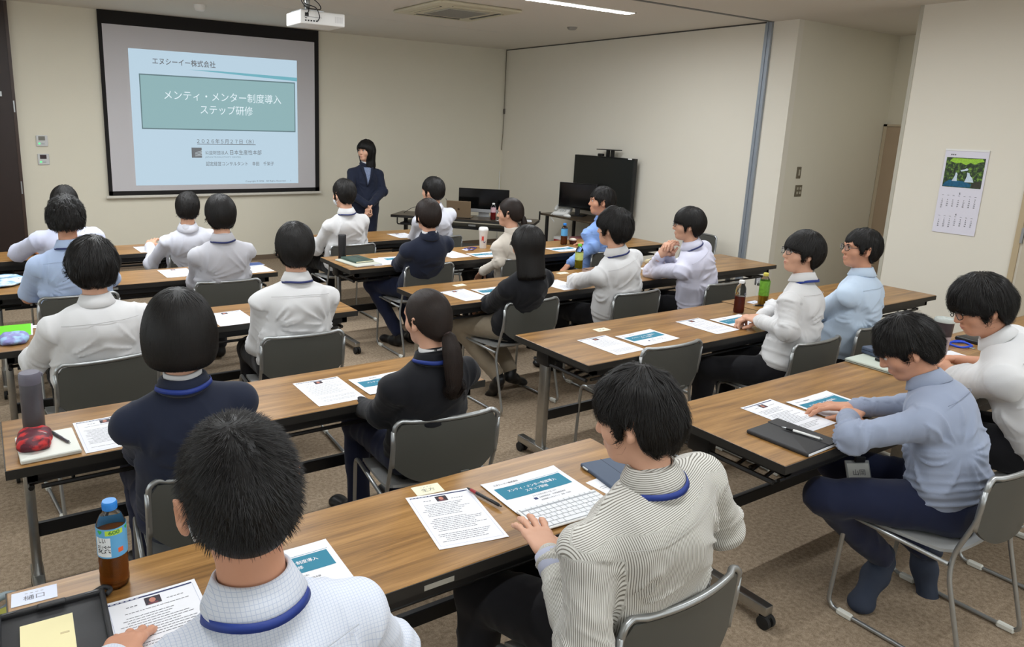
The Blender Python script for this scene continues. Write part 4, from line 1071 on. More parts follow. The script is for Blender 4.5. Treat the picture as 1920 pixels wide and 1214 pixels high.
    for i in range(6): v.cap(S(ts[i]), S(ts[i+1]), R_(ts[i]), R_(ts[i+1]), .05, fw, .62 if not jk else .64)
    v.ell(S(.74)-fw*.010, (.155*bw, .098*bw+g*.5, .105), k=.05)
    v.cap(Nb-spn*.07, Nb+spn*.010, .080*bw**.5, .058, .022)
    if sex == 'f' : v.ell(S(.62)+fw*.06, (.12, .07, .08), k=.05)
    for k, s_ in (('L', -1), ('R', 1)):
        E, Wp = A[k][:2]; Sj = Sh[k]
        v.cap(Nb-spn*.046+hu*s_*.035, Sj, .053*bw**.5, .054*bw+g*.5, .03)
        sr = (.055*bw+g*.6, .050*bw+g*.5, .047*bw+g*.5, .034*sc+g*.6+.006)
        if sleeve == 'long':
            v.cap(Sj, E, sr[0], sr[1], .026); v.cap(E, Wp-nrm(Wp-E)*.008, sr[2], sr[3], .03); v.ell(E, (sr[1]*.97,)*3, k=.02)
        else:
            Em = Sj+(E-Sj)*(.82 if sleeve == 'short' else .95); v.cap(Sj, Em, sr[0]+.002, sr[1]+.012, .035)
            pp = Em+nrm(E-Sj)*.04; v.cap(pp, pp+nrm(E-Sj)*.03, .06, .06, .006, op='cut')
            if sleeve == 'roll':
                pass
    V, Q = v.mesh(); Nn = vnormals(V, Q)
    # drape: folds radiating from the armpits, blousing at the waist, rings at the elbows
    r = np.random.default_rng(seed); sd = seed*3.7
    def seg(P, a, b):
        d = b-a; t = np.clip((P-a) @ d/(d @ d), 0, 1); return np.linalg.norm(P-(a+t[:, None]*d), axis=1), t
    tt = (V-P0) @ spn/Ls; x_ = (V-P0) @ hu; y_ = (V-P0) @ fw
    disp = np.zeros(len(V)); armw = np.zeros(len(V)); su = x_.copy(); sv = (V-P0) @ spn
    for k, s_ in (('L', -1), ('R', 1)):
        E, Wp = A[k][:2]; Sj = Sh[k]
        d1, t1 = seg(V, Sj, E); d2, t2 = seg(V, E, Wp); dT = np.abs(x_)*0+np.linalg.norm(np.stack([x_, y_*1.4], 1), axis=1)
        side = (x_*s_ > .0); wa = (np.minimum(d1, d2) < .075*bw+g)*side*((d2 < d1) | (t1 > .02))*1.0
        wa *= 1-((tt > .5)*(dT < .135*bw)*(d1 > .05))
        ax = nrm(E-Sj); q = nrm(np.cross(ax, A3(0, -1, .3))); ax2 = nrm(Wp-E); q2 = nrm(np.cross(ax2, A3(0, -1, .3)))
        r1_ = np.cross(ax, q); r2_ = np.cross(ax2, q2)
        bk1 = r1_ if r1_[1] < 0 else -r1_; bk2 = r2_ if r2_[1] < 0 else -r2_
        ang1 = np.arctan2((V-Sj) @ q, (V-Sj) @ bk1)*.055; ang2 = np.arctan2((V-E) @ q2, (V-E) @ bk2)*.05
        lower = (d2 < d1); m = wa > .5
        su = np.where(m, np.where(lower, ang2, ang1), su); sv = np.where(m, np.where(lower, t2*.25, t1*.28), sv)
        along = np.where(lower, 1+t2, t1)
        elb = np.exp(-((along-1.0)/.22)**2)+.35*np.exp(-((along-1.9)/.25)**2)+.25
        nz = vnoise(np.stack([along*9+ang1*16, ang1*10, np.full(len(V), sd)], 1), 1.0, seed+2)
        disp += m*ridge(nz)*.013*elb*(1.0 if not jk else .6)
        armw = np.maximum(armw, wa)
        ap = Sj-spn*.10-hu*s_*.03; rel = V-ap; px = rel @ hu*(-s_); pz = rel @ spn; rr = np.sqrt(px**2+pz**2)+1e-6; an = np.arctan2(pz, px)
        nz = vnoise(np.stack([an*3.2, rr*5, np.full(len(V), sd)], 1), 1.0, seed+k.__hash__() % 1+(3 if k == 'L' else 9))
        disp += (1-wa)*ridge(nz)*.017*np.exp(-(rr/.19)**2)*sstep(.02, .07, rr)*(1.0 if not jk else .55)
    tors = 1-armw
    yk = (tt > .92-.036*(x_/(.155*bw))**2) & (armw < .5) & (tmat is M_STRIPE)
    su = np.where(yk, (V-P0) @ spn*.72+y_*.72, su); sv = np.where(armw < .5, sv+y_*1.0*sstep(.62, .86, tt), sv)
    nz = vnoise(np.stack([x_*9+tt*2, tt*3.5, y_*4+sd], 1), 1.0, seed+20); disp += tors*ridge(nz)*.013*sstep(.72, .25, tt)*(1 if not jk else .5)
    nz = vnoise(np.stack([x_*3+tt*6, tt*16+x_*5, y_*3+sd], 1), 1.0, seed+25); disp += tors*ridge(nz)*.012*sstep(.40, .12, tt)*(1 if not jk else .4)
    disp -= .003; disp += (vnoise(V, 7, seed+30)-.5)*.009+(vnoise(V*A3(1, 1, .6), 15, seed+33)-.5)*.006
    if detail > .9: disp += (vnoise(V, 26, seed+31)-.5)*.0022
    V = V+Nn*disp[:, None]
    if top == 'shirt' or jk:
        pass
    me = fastmesh('top', V, [Q])
    for nm, arr in (('su', su), ('sv', sv)):
        at = me.attributes.new(nm, 'FLOAT', 'POINT')
        if len(at.data) == len(arr): at.data.foreach_set('value', arr.astype(np.float32))
    tn = {'shirt': 'shirt', 'jacket': 'suit_jacket', 'blouse': 'blouse'}[top]
    to = obj(tn, me, tmat, root)
    # yoke seam and collar
    cn = nrm(nrm(H-Nb)*.7+spn*.3+fw*.02); C = Nb+cn*(.034 if top == 'shirt' else .034)-fw*.002
    cm = collar_mat or tmat
    if top == 'shirt':
        prof = [(.004, -.022), (-.001, .008), (-.006, .029), (-.003, .033), (.002, .031), (.010, .014), (.0235, -.013), (.021, -.016), (.009, -.004)]
        cb = ring_band(C, cn, fw, hu, .060*sc, .062*sc, prof, .22, .034)
        nv = sum(len(x) for x in cb.V); cme = cb.mesh('collar', True)
        cv_ = np.concatenate(cb.V)
        for nm, arr in (('su', (cv_-C) @ cn), ('sv', (cv_-C) @ hu)):
            at = cme.attributes.new(nm, 'FLOAT', 'POINT')
            if len(at.data) == len(arr): at.data.foreach_set('value', arr.astype(np.float32))
        obj('collar', cme, cm, to)
    elif jk:
        prof = [(.004, -.03), (-.001, .008), (.0, .022), (.004, .024), (.010, .018), (.022, -.012), (.020, -.016), (.012, -.012)]
        obj('lapel_collar', ring_band(C, cn, fw, hu, .062*sc, .066*sc, prof, .3, .05), tmat, to, autosmooth=True)
        prof = [(-.004, -.02), (-.007, .03), (-.005, .033), (-.001, .03), (.0, -.02)]
        obj('shirt_collar', ring_band(C, cn, fw, hu, .060*sc, .063*sc, prof, .25, .04), M_SHIRT, to, autosmooth=True)
    else:
        prof = [(.004, -.02), (-.001, .01), (-.003, .03), (.001, .032), (.004, .028), (.007, -.01)]
        obj('collar', ring_band(C, cn, fw, hu, .060*sc, .062*sc, prof, .1, .03), tmat, to, autosmooth=True)
    if lanyard:
        dz = -.010 if top == 'shirt' else .0; rr = .0245 if top == 'shirt' else .026
        lh = .0062 if lanyard is M_BLUE else .0045; prof = [(rr, dz-lh), (rr-.004, dz+lh), (rr-.0025, dz+lh+.0008), (rr+.0015, dz-lh+.0006)]
        obj('lanyard', ring_band(C, cn, fw, hu, .060*sc, .064*sc, prof, 0, .075, side_dip=-.004), lanyard, root, autosmooth=True)
    if top == 'shirt' and detail > .55:
        # thin stitched yoke seam laid on the back of the shirt
        pts = []; zs = .89
        for q in np.linspace(-1, 1, 25):
            tgt = S(zs)+hu*q*.155*bw-spn*(.018*q*q) ; 
            cand = V[(np.abs((V-tgt) @ hu) < .012) & (np.abs((V-tgt) @ spn) < .012) & ((V-tgt) @ fw < .02)]
            if len(cand): c_ = cand[((cand-tgt) @ fw).argmin()]; pts.append(tgt+fw*((c_-tgt) @ fw)-fw*.0002)
        pts = A3(pts) if len(pts) > 8 else pts
        if len(pts) > 8:
            pts[:, :] = np.stack([np.convolve(np.pad(pts[:, i], 2, 'edge'), np.ones(5)/5, 'valid') for i in range(3)], 1)
            obj('yoke_seam', MB().tube(pts, .0010, 5), mat('seam_'+tmat.name, tuple(np.clip(A3(*[c for c in tmat.node_tree.nodes['Principled BSDF'].inputs['Base Color'].default_value[:3]])*.68, 0, 1)), .9), to, autosmooth=True)
    if 'vneck' in extras:
        def surf(p):
            c_ = V[(np.abs((V-p) @ hu) < .014) & (np.abs((V-p) @ spn) < .014) & ((V-p) @ fw > .0)]
            return p+fw*(((c_-p) @ fw).max()+.003) if len(c_) else None
        P_, rows = [], 0
        for q in np.linspace(0, 1, 10):
            hw_ = .058*(1-q)+.003; r_ = [surf(Nb-spn*(.035+.22*q)+hu*a*hw_) for a in (-1, -.5, 0, .5, 1)]
            if all(x is not None for x in r_): P_ += r_; rows += 1
        if rows > 2:
            mb = MB(); mb.add(P_, [np.array([[i*5+j, i*5+j+1, (i+1)*5+j+1, (i+1)*5+j] for i in range(rows-1) for j in range(4)])]); obj('patterned_blouse', mb, M_BLOUSE, root, autosmooth=True)
            for e_ in (0, 4): obj('lapel', MB().tube([P_[i*5+e_]+fw*.002 for i in range(rows)], np.linspace(.016, .006, rows), 8), tmat, to, autosmooth=True)
    # cuffs
    if sleeve == 'long' and (top != 'jacket'):
        for k in A:
            E, Wp, fd, pn, a = A[k]; d = nrm(Wp-E); mb = MB(); c0 = Wp-d*.045; c1 = Wp+d*.004; ro = .034*sc+.0065; 
            mb.tube([c0, c0+d*.004, c1, c1+d*.001, c1-d*.008], [ro*.96, ro+.001, ro, ro-.004, ro-.006], 20, cap=False)
            cu = mb.mesh('cuff', True); cvx = np.concatenate(mb.V)
            for nm, arr in (('su', (cvx-c0) @ nrm(np.cross(d, up))), ('sv', (cvx-c0) @ d)):
                at = cu.attributes.new(nm, 'FLOAT', 'POINT'); at.data.foreach_set('value', arr.astype(np.float32))
            obj('cuff', cu, a.get('cuff', tmat), to)
    # ---- trousers
    allp = np.stack([S(0), S(.12), *[x for k in LG for x in LG[k][:3]]]); v = Vol(allp.min(0)-.17, allp.max(0)+.17, .0095 if detail > .5 else .012)
    v.ell(S(.02), (.172*bw, .128*bw, .115), k=.03)
    if not jk: v.cap(S(.02), S(.14), .158*bw, .158*bw, .02, fw, .68)
    for k in LG:
        hp, kn, an, fdd, fp = LG[k]; v.cap(hp, kn, .092*bw, .064*bw, .035); v.cap(kn, an+nrm(kn-an)*.02, .062*bw, .05, .025); v.ell(kn, (.064*bw,)*3, k=.02)
        d = nrm(an-kn); v.cap(an+d*.055, an+d*.09, .06, .06, .004, op='cut')
    V, Q = v.mesh(); Nn = vnormals(V, Q); disp = (vnoise(V, 9, seed+40)-.5)*.008+ridge(vnoise(V*A3(1, 1.6, 1), 13, seed+41))*.005; V = V+Nn*disp[:, None]
    obj('trousers', fastmesh('trousers', V, [Q]), tro, root)
    if not jk and not stand and top == 'shirt' and detail > .5:
        pass
    if shoes:
        for k in LG:
            hp, kn, an, fdd, fp = LG[k]; sgn = -1 if k == 'L' else 1
            v = Vol((-.06, -.09, -.02), (.06, .22, .13), .006)
            v.cap((0, -.035, .04), (0, .03, .036), .034, .038, .02); v.cap((0, .03, .03), (.003*sgn, .145, .024), .036, .032, .03, (0, 0, 1), .8); v.ell((.004*sgn, .15, .02), (.04, .04, .022), k=.02); v.cap((0, -.03, .05), (0, -.028, .085), .033, .036, .02)
            sl, (X, Y, Z) = v.blk((-1, -1, -1), (1, 1, 1)); v.a[sl] = np.maximum(v.a[sl], (-Z+0*X+0*Y).astype(np.float32))
            V_, Q_ = v.mesh(); y = nrm(fdd); 
            if fp: y = nrm(y*math.cos(fp)-up*math.sin(fp))
            x = nrm(np.cross(y, up)); z = np.cross(x, y); M = np.stack([x, y, z], 1)
            off = an-z*.085+y*.028
            if not fp: off[2] = .004 if a is None or True else off[2]
            so = obj('shoe', fastmesh('shoe', (V_*shoe_k) @ M.T+off, [Q_]), shoe_mat or M_SHOE, root)
            if sock:
                obj('sock', MB().tube([an+nrm(kn-an)*.10, an, an-z*.03], [.036, .034, .038], 14), sock, root, autosmooth=True)
    # ---- extras
    if 'glasses' in extras or 'glasses_dark' in extras:
        mb = MB()
        for s_ in (-1, 1):
            ring = [(s_*.033+.024*math.cos(t)*(1 if True else 1), .108-.010*abs(math.cos(t)*.5+s_*.5*0)-(.006 if s_*math.cos(t) > .5 else 0), .006+.019*math.sin(t)) for t in np.linspace(0, 2*PI, 24)[:-1]]
            mb.tube(ring, .0018, 6, close=True)
            mb.tube([(s_*.057, .100, .010), (s_*.076, .07, .012), (s_*.084, .0, .010), (s_*.083, -.02, -.012)], .0018, 6)
        mb.tube([(-.009, .110, .008), (0, .112, .010), (.009, .110, .008)], .0016, 6)
        go = obj('glasses', hmb(mb), mat('glasses_black', (26, 24, 26), .3, .3), root, autosmooth=True)
        for s_ in (-1, 1):
            l = MB(); P_ = [(s_*.033+.022*math.cos(t), .107, .006+.0175*math.sin(t)) for t in np.linspace(0, 2*PI, 20)[:-1]]; l.add(P_, [np.arange(19)])
            obj('lens', hmb(l), lens_mat(), go)
    if 'mask' in extras:
        v = Vol((-.08, .0, -.13), (.08, .14, .01), .004); v.ell((0, .035, -.052), (.068, .078, .056), k=.02); v.ell((0, .095, -.04), (.02, .02, .03), k=.03)
        v.ell((0, .0, -.05), (.09, .052, .12), k=.006, op='cut'); V_, Q_ = v.mesh(); mo = obj('face_mask', fastmesh('mask', (V_*sc) @ HR.T+H, [Q_]), M_MASK, root)
        for s_ in (-1, 1):
            mb = MB(); mb.tube(rounded([(s_*.062, .052, -.03), (s_*.078, .015, -.008), (s_*.085, -.012, .018), (s_*.086, -.03, -.008), (s_*.079, -.018, -.045), (s_*.066, .045, -.075)], .02, 4), .0016, 6)
            obj('ear_loop', hmb(mb), M_MASK, mo, autosmooth=True)
    return dict(root=root, S=S, N=N, H=H, HR=HR, fw=fw, hu=hu, A=A, L=L, P0=P0)

# ------------------------------------------------------------ people
FLAT = dict(curl=(.16, .14, .18, .24), thumb=.2, spread=1.1)
HOLD = dict(curl=(.85, .9, .95, 1.0), thumb=1.0, spread=.2)
PEOPLE = dict(
# left block, from the front
P1=dict(label='person in a very pale blue shirt, farthest left in the front row', hip=(.54, 6.32), yaw=0, head=(.525, 6.10, 1.175), look=(-4, 6, 0), hair='neat', tmat=cloth('lilac_white_shirt', (206, 210, 232)), detail=.5, seed=2, build=1.08,
        sleeve='roll', arms=dict(L=dict(w=(.30, 6.62, .74), e=(.20, 6.40, .76)), R=dict(w=(.8, 6.6, .74)))),
P2=dict(label='white-shirted person with neat hair below the left middle of the screen', hip=(1.46, 6.33), yaw=0, head=(1.41, 6.13, 1.105), look=(-14, 10, 4), hair='neat', tmat=M_SHIRT2, detail=.45, seed=3, extras=('mask',),
        arms=dict(L=dict(w=(1.18, 6.55, .73)), R=dict(w=(1.66, 6.58, .73)))),
P3=dict(label='person in a light blue short-sleeved shirt with short curly hair and a navy lanyard', hip=(.47, 5.07), yaw=2, head=(.43, 4.99, 1.205), look=(-4, 4, 0), hair='curly', tmat=M_LBLUE, sleeve='short', detail=.6, seed=4, lanyard=M_NVL, skin=M_SKIN2, build=1.08,
        arms=dict(L=dict(w=(.3, 5.42, .73), e=(.20, 5.14, .69)), R=dict(w=(.66, 5.42, .73)))),
P4=dict(label='person in a pale grey shirt and navy lanyard before the lower screen edge', hip=(1.38, 5.12), yaw=2, head=(1.355, 4.98, 1.195), look=(-2, 4, 0), hair='bowl', tmat=M_SHIRTG, detail=.55, seed=4, lanyard=M_NVL),
P5=dict(label='broad person in a white shirt beside the bright green folder', hip=(.42, 3.71), yaw=3, head=(.405, 3.66, 1.15), look=(4, 12, 3), hair='fluffy', hw=1.08, tmat=M_SHIRT, detail=.8, seed=5, build=1.10, sh_drop=.10,
        arms=dict(L=dict(w=(.20, 4.02, .72), e=(.15, 3.74, .70)), R=dict(w=(.68, 4.02, .72)))),
P6=dict(label='white-shirted person with navy lanyard and straight hair, left of the centre aisle', hip=(1.36, 3.69), yaw=-2, head=(1.37, 3.64, 1.18), look=(-2, 2, 0), hair='bowl', tmat=M_SHIRT, detail=.85, seed=6, lanyard=M_NVL, build=1.05),
P7=dict(label='person with a glossy black bob in a navy jacket with a blue lanyard', hip=(.52, 2.39), yaw=-2, head=(.475, 2.25, 1.20), look=(-3, 4, 0), top='jacket', tmat=M_SUITN, hair='bob', detail=.95, seed=7, sex='f', tro=M_TROUN, lanyard=M_BLUE, build=1.06),
P8=dict(label='person in a black suit with a long low ponytail', hip=(1.44, 2.41), yaw=-2, head=(1.372, 2.28, 1.13), look=(16, 4, -3), top='jacket', tmat=M_SUITB, hair='pony', hmat=M_HAIRB, detail=.95, seed=8, hs=.92, sex='f', tro=M_TROUN, lanyard=M_BLUE, hw=.96,
        tail=[(0, -.105, -.045), (.0, -.128, -.075), (.0, -.14, -.12), (.0, -.145, -.17), (.0, -.145, -.22), (.0, -.143, -.26), (.0, -.14, -.30)],
        arms=dict(L=dict(w=(1.28, 2.70, .64), e=(1.25, 2.40, .72)), R=dict(w=(1.56, 2.72, .64)))),
P9=dict(label='nearest person, white finely checked shirt, face mask, very short hair', hip=(.33, 1.10), yaw=0, head=(.302, 1.06, 1.270), look=(0, 6, -4), hair='crop', tmat=M_CHECK, detail=1.0, seed=9, lanyard=M_BLUE, extras=('mask',), skin=M_SKIN2, build=1.02, hw=1.07,
        arms=dict(L=dict(w=(.14, 1.44, .74), e=(.06, 1.15, .76)), R=dict(w=(.55, 1.42, .74), e=(.60, 1.12, .80)))),
P10=dict(label='person in a grey-and-white striped shirt with tousled hair, typing on the white keyboard', hip=(1.36, 1.21), yaw=6, head=(1.255, 1.12, 1.185), look=(22, 14, 0), hair='tous', tmat=M_STRIPE, detail=1.0, seed=10, lanyard=M_BLUE, build=1.16, hw=.96, hs=.9,
        arms=dict(L=dict(w=(1.135, 1.255, .775), e=(1.06, 1.03, .66), fd=(.34, .88, .0), pn=(-.12, -.55, 1), hand=dict(curl=(.14, .12, .14, .2), thumb=.1, spread=1.3), cuff=cloth('grey_blue_cuff', (176, 180, 200))), R=dict(w=(1.56, 1.38, .66), e=(1.65, 1.14, .77))),
        legs=dict(L=((1.14, 1.54, .50), (1.12, 1.52, .10)), R=((1.36, 1.58, .50), (1.38, 1.57, .10)))),
# right block, front row
P11=dict(label='person in a white shirt and face mask, front row before the standing presenter', hip=(2.79, 6.17), yaw=4, head=(2.735, 6.03, 1.20), look=(14, 6, 0), hair='neat', tmat=M_SHIRT, detail=.5, seed=11, extras=('mask',), lanyard=M_NVL,
        arms=dict(L=dict(w=(2.56, 6.42, .70)), R=dict(w=(2.96, 6.44, .72)))),
P12=dict(label='person in a white shirt beside the open laptop, front row, head turned left', hip=(3.80, 6.27), yaw=4, head=(3.71, 6.12, 1.20), look=(26, 4, 0), hair='neat', tmat=M_SHIRT2, detail=.5, seed=12, build=1.06, extras=('face',)),
P13=dict(label='short-haired person in a navy suit, seated behind the black tumbler', hip=(2.95, 5.06), yaw=2, head=(2.895, 4.84, 1.145), look=(4, 4, 0), top='jacket', tmat=M_SUITN, hair='bowl', hmat=M_HAIRB, detail=.6, seed=13, sex='f', tro=M_TROUN, build=1.12, sock=mat('white_sock', (226, 224, 222), .9),
        legs=dict(L=((2.70, 4.98+.4, .50), (2.84, 5.16, .11)), R=((2.95, 5.42, .50), (2.99, 5.18, .11)))),
P14=dict(label='person in a cream blouse with a low brown-black ponytail', hip=(3.82, 5.0), yaw=4, head=(3.70, 4.86, 1.135), look=(34, 2, 0), top='blouse', tmat=M_CREAM, hair='pony', hmat=M_HAIRB, detail=.6, seed=14, sex='f', extras=('face',),
        tail=[(0, -.105, -.03), (.002, -.125, -.05), (.004, -.132, -.08), (.008, -.132, -.12), (.012, -.128, -.16)],
        arms=dict(L=dict(w=(3.58, 5.04, .60), e=(3.60, 4.84, .72)))),
P15=dict(label='person in a sky blue shirt looking left, before the big black display', hip=(4.80, 4.98), yaw=10, head=(4.73, 4.86, 1.20), look=(46, 0, 0), hair='short', tmat=M_SBLUE, detail=.6, seed=15, extras=('face',), build=1.06, skin=M_SKIN2,
        arms=dict(L=dict(w=(4.40, 4.86, .64), e=(4.58, 4.78, .80)), R=dict(w=(5.0, 5.22, .72)))),
P16=dict(label='person with long straight black hair, black jacket and wide beige trousers', hip=(2.93, 3.77), yaw=6, head=(2.875, 3.58, 1.112), look=(-4, 6, 0), top='jacket', tmat=M_SUITB, hair='long', detail=.75, seed=16, sex='f', tro=cloth('beige_trousers', (142, 130, 112)), build=1.04,
        legs=dict(L=((2.68, 4.06, .49), (2.86, 3.80, .17), (.25, .9, 0), .75), R=((2.96, 4.13, .49), (3.02, 3.86, .16), (.9, .4, 0), .35))),
P17=dict(label='person in a white shirt leaning on the table beside the green-capped bottle', hip=(3.76, 3.65), yaw=6, head=(3.612, 3.58, 1.185), look=(16, 2, 0), hair='fluffy', tmat=M_SHIRT, detail=.75, seed=17, lanyard=M_NVL, build=1.04, hw=.95,
        arms=dict(L=dict(w=(3.84, 3.98, .735), e=(3.58, 3.88, .74), fd=(.9, .3, 0)), R=dict(w=(3.98, 4.02, .735)))),
P18=dict(label='glasses wearer in a pale lilac shirt resting chin on hand', hip=(4.55, 3.58), yaw=14, head=(4.33, 3.55, 1.18), look=(34, 2, 0), hair='bowl', tmat=cloth('lilac_shirt', (214, 214, 232)), detail=.75, seed=18, hs=.94, extras=('face', 'glasses'), build=1.02, lanyard=M_NVL, hw=.95,
        arms=dict(L=dict(w=(4.33, 3.78, .90), e=(4.42, 3.92, .745), fd=(.15, -.5, .85), pn=(-1, .2, 0), hand=HOLD), R=dict(w=(4.42, 3.78, .895), e=(4.64, 3.90, .75), fd=(-.45, -.4, .75), hand=HOLD))),
P19=dict(label='white-shirted glasses wearer with a blue lanyard and folded hands on the table', hip=(3.80, 2.36), yaw=16, head=(3.825, 2.34, 1.205), look=(44, -4, 0), hair='bowl', tmat=M_SHIRT, detail=.9, seed=19, hs=.92, extras=('face', 'glasses'), lanyard=M_BLUE, build=1.0, hw=.95,
        arms=dict(L=dict(w=(3.76, 2.50, .77), e=(3.62, 2.24, .80), fd=(.2, .95, 0), hand=HOLD), R=dict(w=(3.86, 2.56, .77), e=(3.98, 2.56, .80), fd=(-.8, .5, 0), hand=HOLD)),
        legs=dict(L=((3.46, 2.60, .50), (3.50, 2.66, .10)), R=((3.80, 2.74, .50), (3.86, 2.72, .10)))),
P20=dict(label='person in a pale blue shirt and glasses, farthest right of the third row', hip=(4.42, 2.39), yaw=12, head=(4.42, 2.34, 1.19), look=(42, -2, 0), hair='short', tmat=M_PBLUE, detail=.8, seed=20, hs=.93, extras=('face', 'glasses'), build=1.12, skin=M_SKIN2,
        arms=dict(L=dict(w=(4.60, 2.62, .735), e=(4.28, 2.50, .74), fd=(.9, .4, 0)), R=dict(w=(4.7, 2.7, .735)))),
P21=dict(label='person in a grey-blue shirt bent over the table corner, feet crossed under the chair', hip=(2.95, 1.11), yaw=14, head=(2.878, 1.30, 1.08), look=(26, 34, 0), hair='tous', tmat=M_GBLUE, detail=.95, seed=21, hs=.94, extras=('face',), skin=M_SKIN2, build=1.02, hw=1.0,
        arms=dict(L=dict(w=(2.84, 1.45, .74), e=(2.62, 1.31, .76), fd=(.95, .3, 0)), R=dict(w=(2.98, 1.50, .74), e=(3.16, 1.36, .76), fd=(-.7, .6, 0))),
        shoe_mat=mat('navy_slipper', (38, 46, 62), .8), shoe_k=1.22, tro=M_TROUN, legs=dict(L=((2.60, 1.37, .50), (2.98, 1.30, .16), (-1, -.15, 0), .35), R=((2.92, 1.52, .50), (3.18, 1.22, .17), (-.5, -.85, 0), 1.0))),
P22=dict(label='heavy-set person in a white shirt and glasses writing at the right edge', hip=(3.84, 1.08), yaw=14, head=(3.62, 1.37, 1.145), look=(34, 26, 0), hair='fluffy', tmat=M_SHIRT, sleeve='elbow', detail=.9, seed=22, extras=('face', 'glasses'), build=1.26, hw=1.06, skin=M_SKIN2, sh_drop=.095,
        arms=dict(L=dict(w=(3.92, 1.58, .745), e=(3.66, 1.40, .77), fd=(.8, .6, 0)), R=dict(w=(4.1, 1.62, .745), e=(4.16, 1.36, .76)))),
WOMAN=dict(label='standing presenter with wavy black hair in a dark navy suit, hands clasped', hip=(3.90, 8.0), yaw=168, head=(3.92, 8.02, 1.49), look=(-50, 0, 0), top='jacket', tmat=M_SUITN, hair='wavy', detail=.6, seed=23, sex='f', tro=cloth('deep_navy_trousers', (26, 30, 48)), stand=True, hipz=.80, extras=('face', 'vneck'), build=1.06,
        collar_mat=None, arms=dict(L=dict(w=(3.88, 7.78, .87), e=(4.12, 7.95, 1.0), fd=(-.6, -.2, -.7), hand=HOLD), R=dict(w=(3.82, 7.78, .87), e=(3.67, 7.93, 1.0), fd=(.5, -.2, -.7), hand=HOLD))),
)
import os
for k_, kw in PEOPLE.items(): person(**kw)

# ------------------------------------------------------------ printed sheets and cards
TZ = .7006
def curl_fn(w, h, amt, seed):
    def fn(x, y):
        u = np.clip(np.abs(x)/(w/2), 0, 1); v = np.clip((y+h/2)/h, 0, 1)
        return amt*(u**4*.5+(1-v)**6*.25+v**8*.35*(x*(1 if seed % 2 else -1) > 0))
    return fn
def page_mesh(w, h, fn, n=9):
    mb = MB(); f1 = lambda i, j: ((i-.5)*w, (j-.5)*h, float(fn(np.array((i-.5)*w), np.array((j-.5)*h))))
    mb.grid(f1, n, n); mb.grid(lambda i, j: tuple(A3(*f1(i, j))-A3(0, 0, .0006)), n, n); return mb
def rects(lst, fn, z=.0004):
    mb = MB()
    for x0, y0, x1, y1 in lst:
        nx = max(2, int(abs(x1-x0)/.03)+1); xs = np.linspace(x0, x1, nx); V = []
        for x in xs:
            for y in (y0, y1): V.append((x, y, float(fn(np.array(x), np.array(y)))+z))
        mb.add(V, [np.array([[2*i, 2*i+2, 2*i+3, 2*i+1] for i in range(nx-1)])])
    return mb
def profile_sheet(x, y, rz, label, seed=0, near=False):
    w, h = .21, .297; fn = curl_fn(w, h, .002, seed); t = thing('profile_sheet', label, 'paper', (x, y, TZ), math.radians(rz), 'portrait handouts with a small photo at the top')
    obj('page', page_mesh(w, h, fn), M_PAPER, t)
    obj('header_bar', rects([(-.095, .134, .095, .1395)], fn), M_NAVY, t)
    obj('frame_line', rects([(-.096, -.136, -.0954, .133), (.0954, -.136, .096, .133), (-.096, -.136, .096, -.1354)], fn), mat('pale_blue_print', (150, 160, 196), .8), t)
    p = obj('portrait', rects([(-.018, .098, .018, .128)], fn, .0005), mat('portrait_backdrop', (44, 34, 44), .6), t)
    mb = MB(); a = np.linspace(0, 2*PI, 13)[:-1]; V = [(.0075*math.cos(q)-.001, .114+.0095*math.sin(q), float(fn(np.array(0.), np.array(.11)))+.0008) for q in a]; mb.add(V, [np.arange(12)])
    obj('portrait_face', mb, mat('portrait_face_tone', (186, 120, 100), .6), p)
    obj('portrait_suit', rects([(-.012, .0985, .010, .105)], fn, .0007), mat('portrait_suit_tone', (104, 52, 62), .6), p)
    r = np.random.default_rng(seed+3); L_ = []; yy = .085; step = .0092 if near else .0115
    while yy > -.12:
        ind = r.choice([0, .008, .016]); end = r.uniform(.02, .085); xx = -.082+ind
        if r.random() < .13: yy -= step; continue
        while xx < end:
            l = r.uniform(.004, .012) if near else r.uniform(.012, .03); L_.append((xx, yy, xx+l, yy+(.0021 if near else .0018))); xx += l+.0018
        yy -= step
    obj('body_text', rects(L_, fn), M_INK, t)
    hd = [(-.06+i*.009, .108, -.0535+i*.009, .111) for i in range(3)]+[(.03+i*.008, .104, .036+i*.008, .1065) for i in range(5)]
    obj('heading_text', rects(hd, fn), M_INK, t)
    obj('header_marks', rects([(-.09+i*.011, .1358, -.083+i*.011, .1378) for i in range(6)], fn, .0006), M_PAPER, t)
    return t
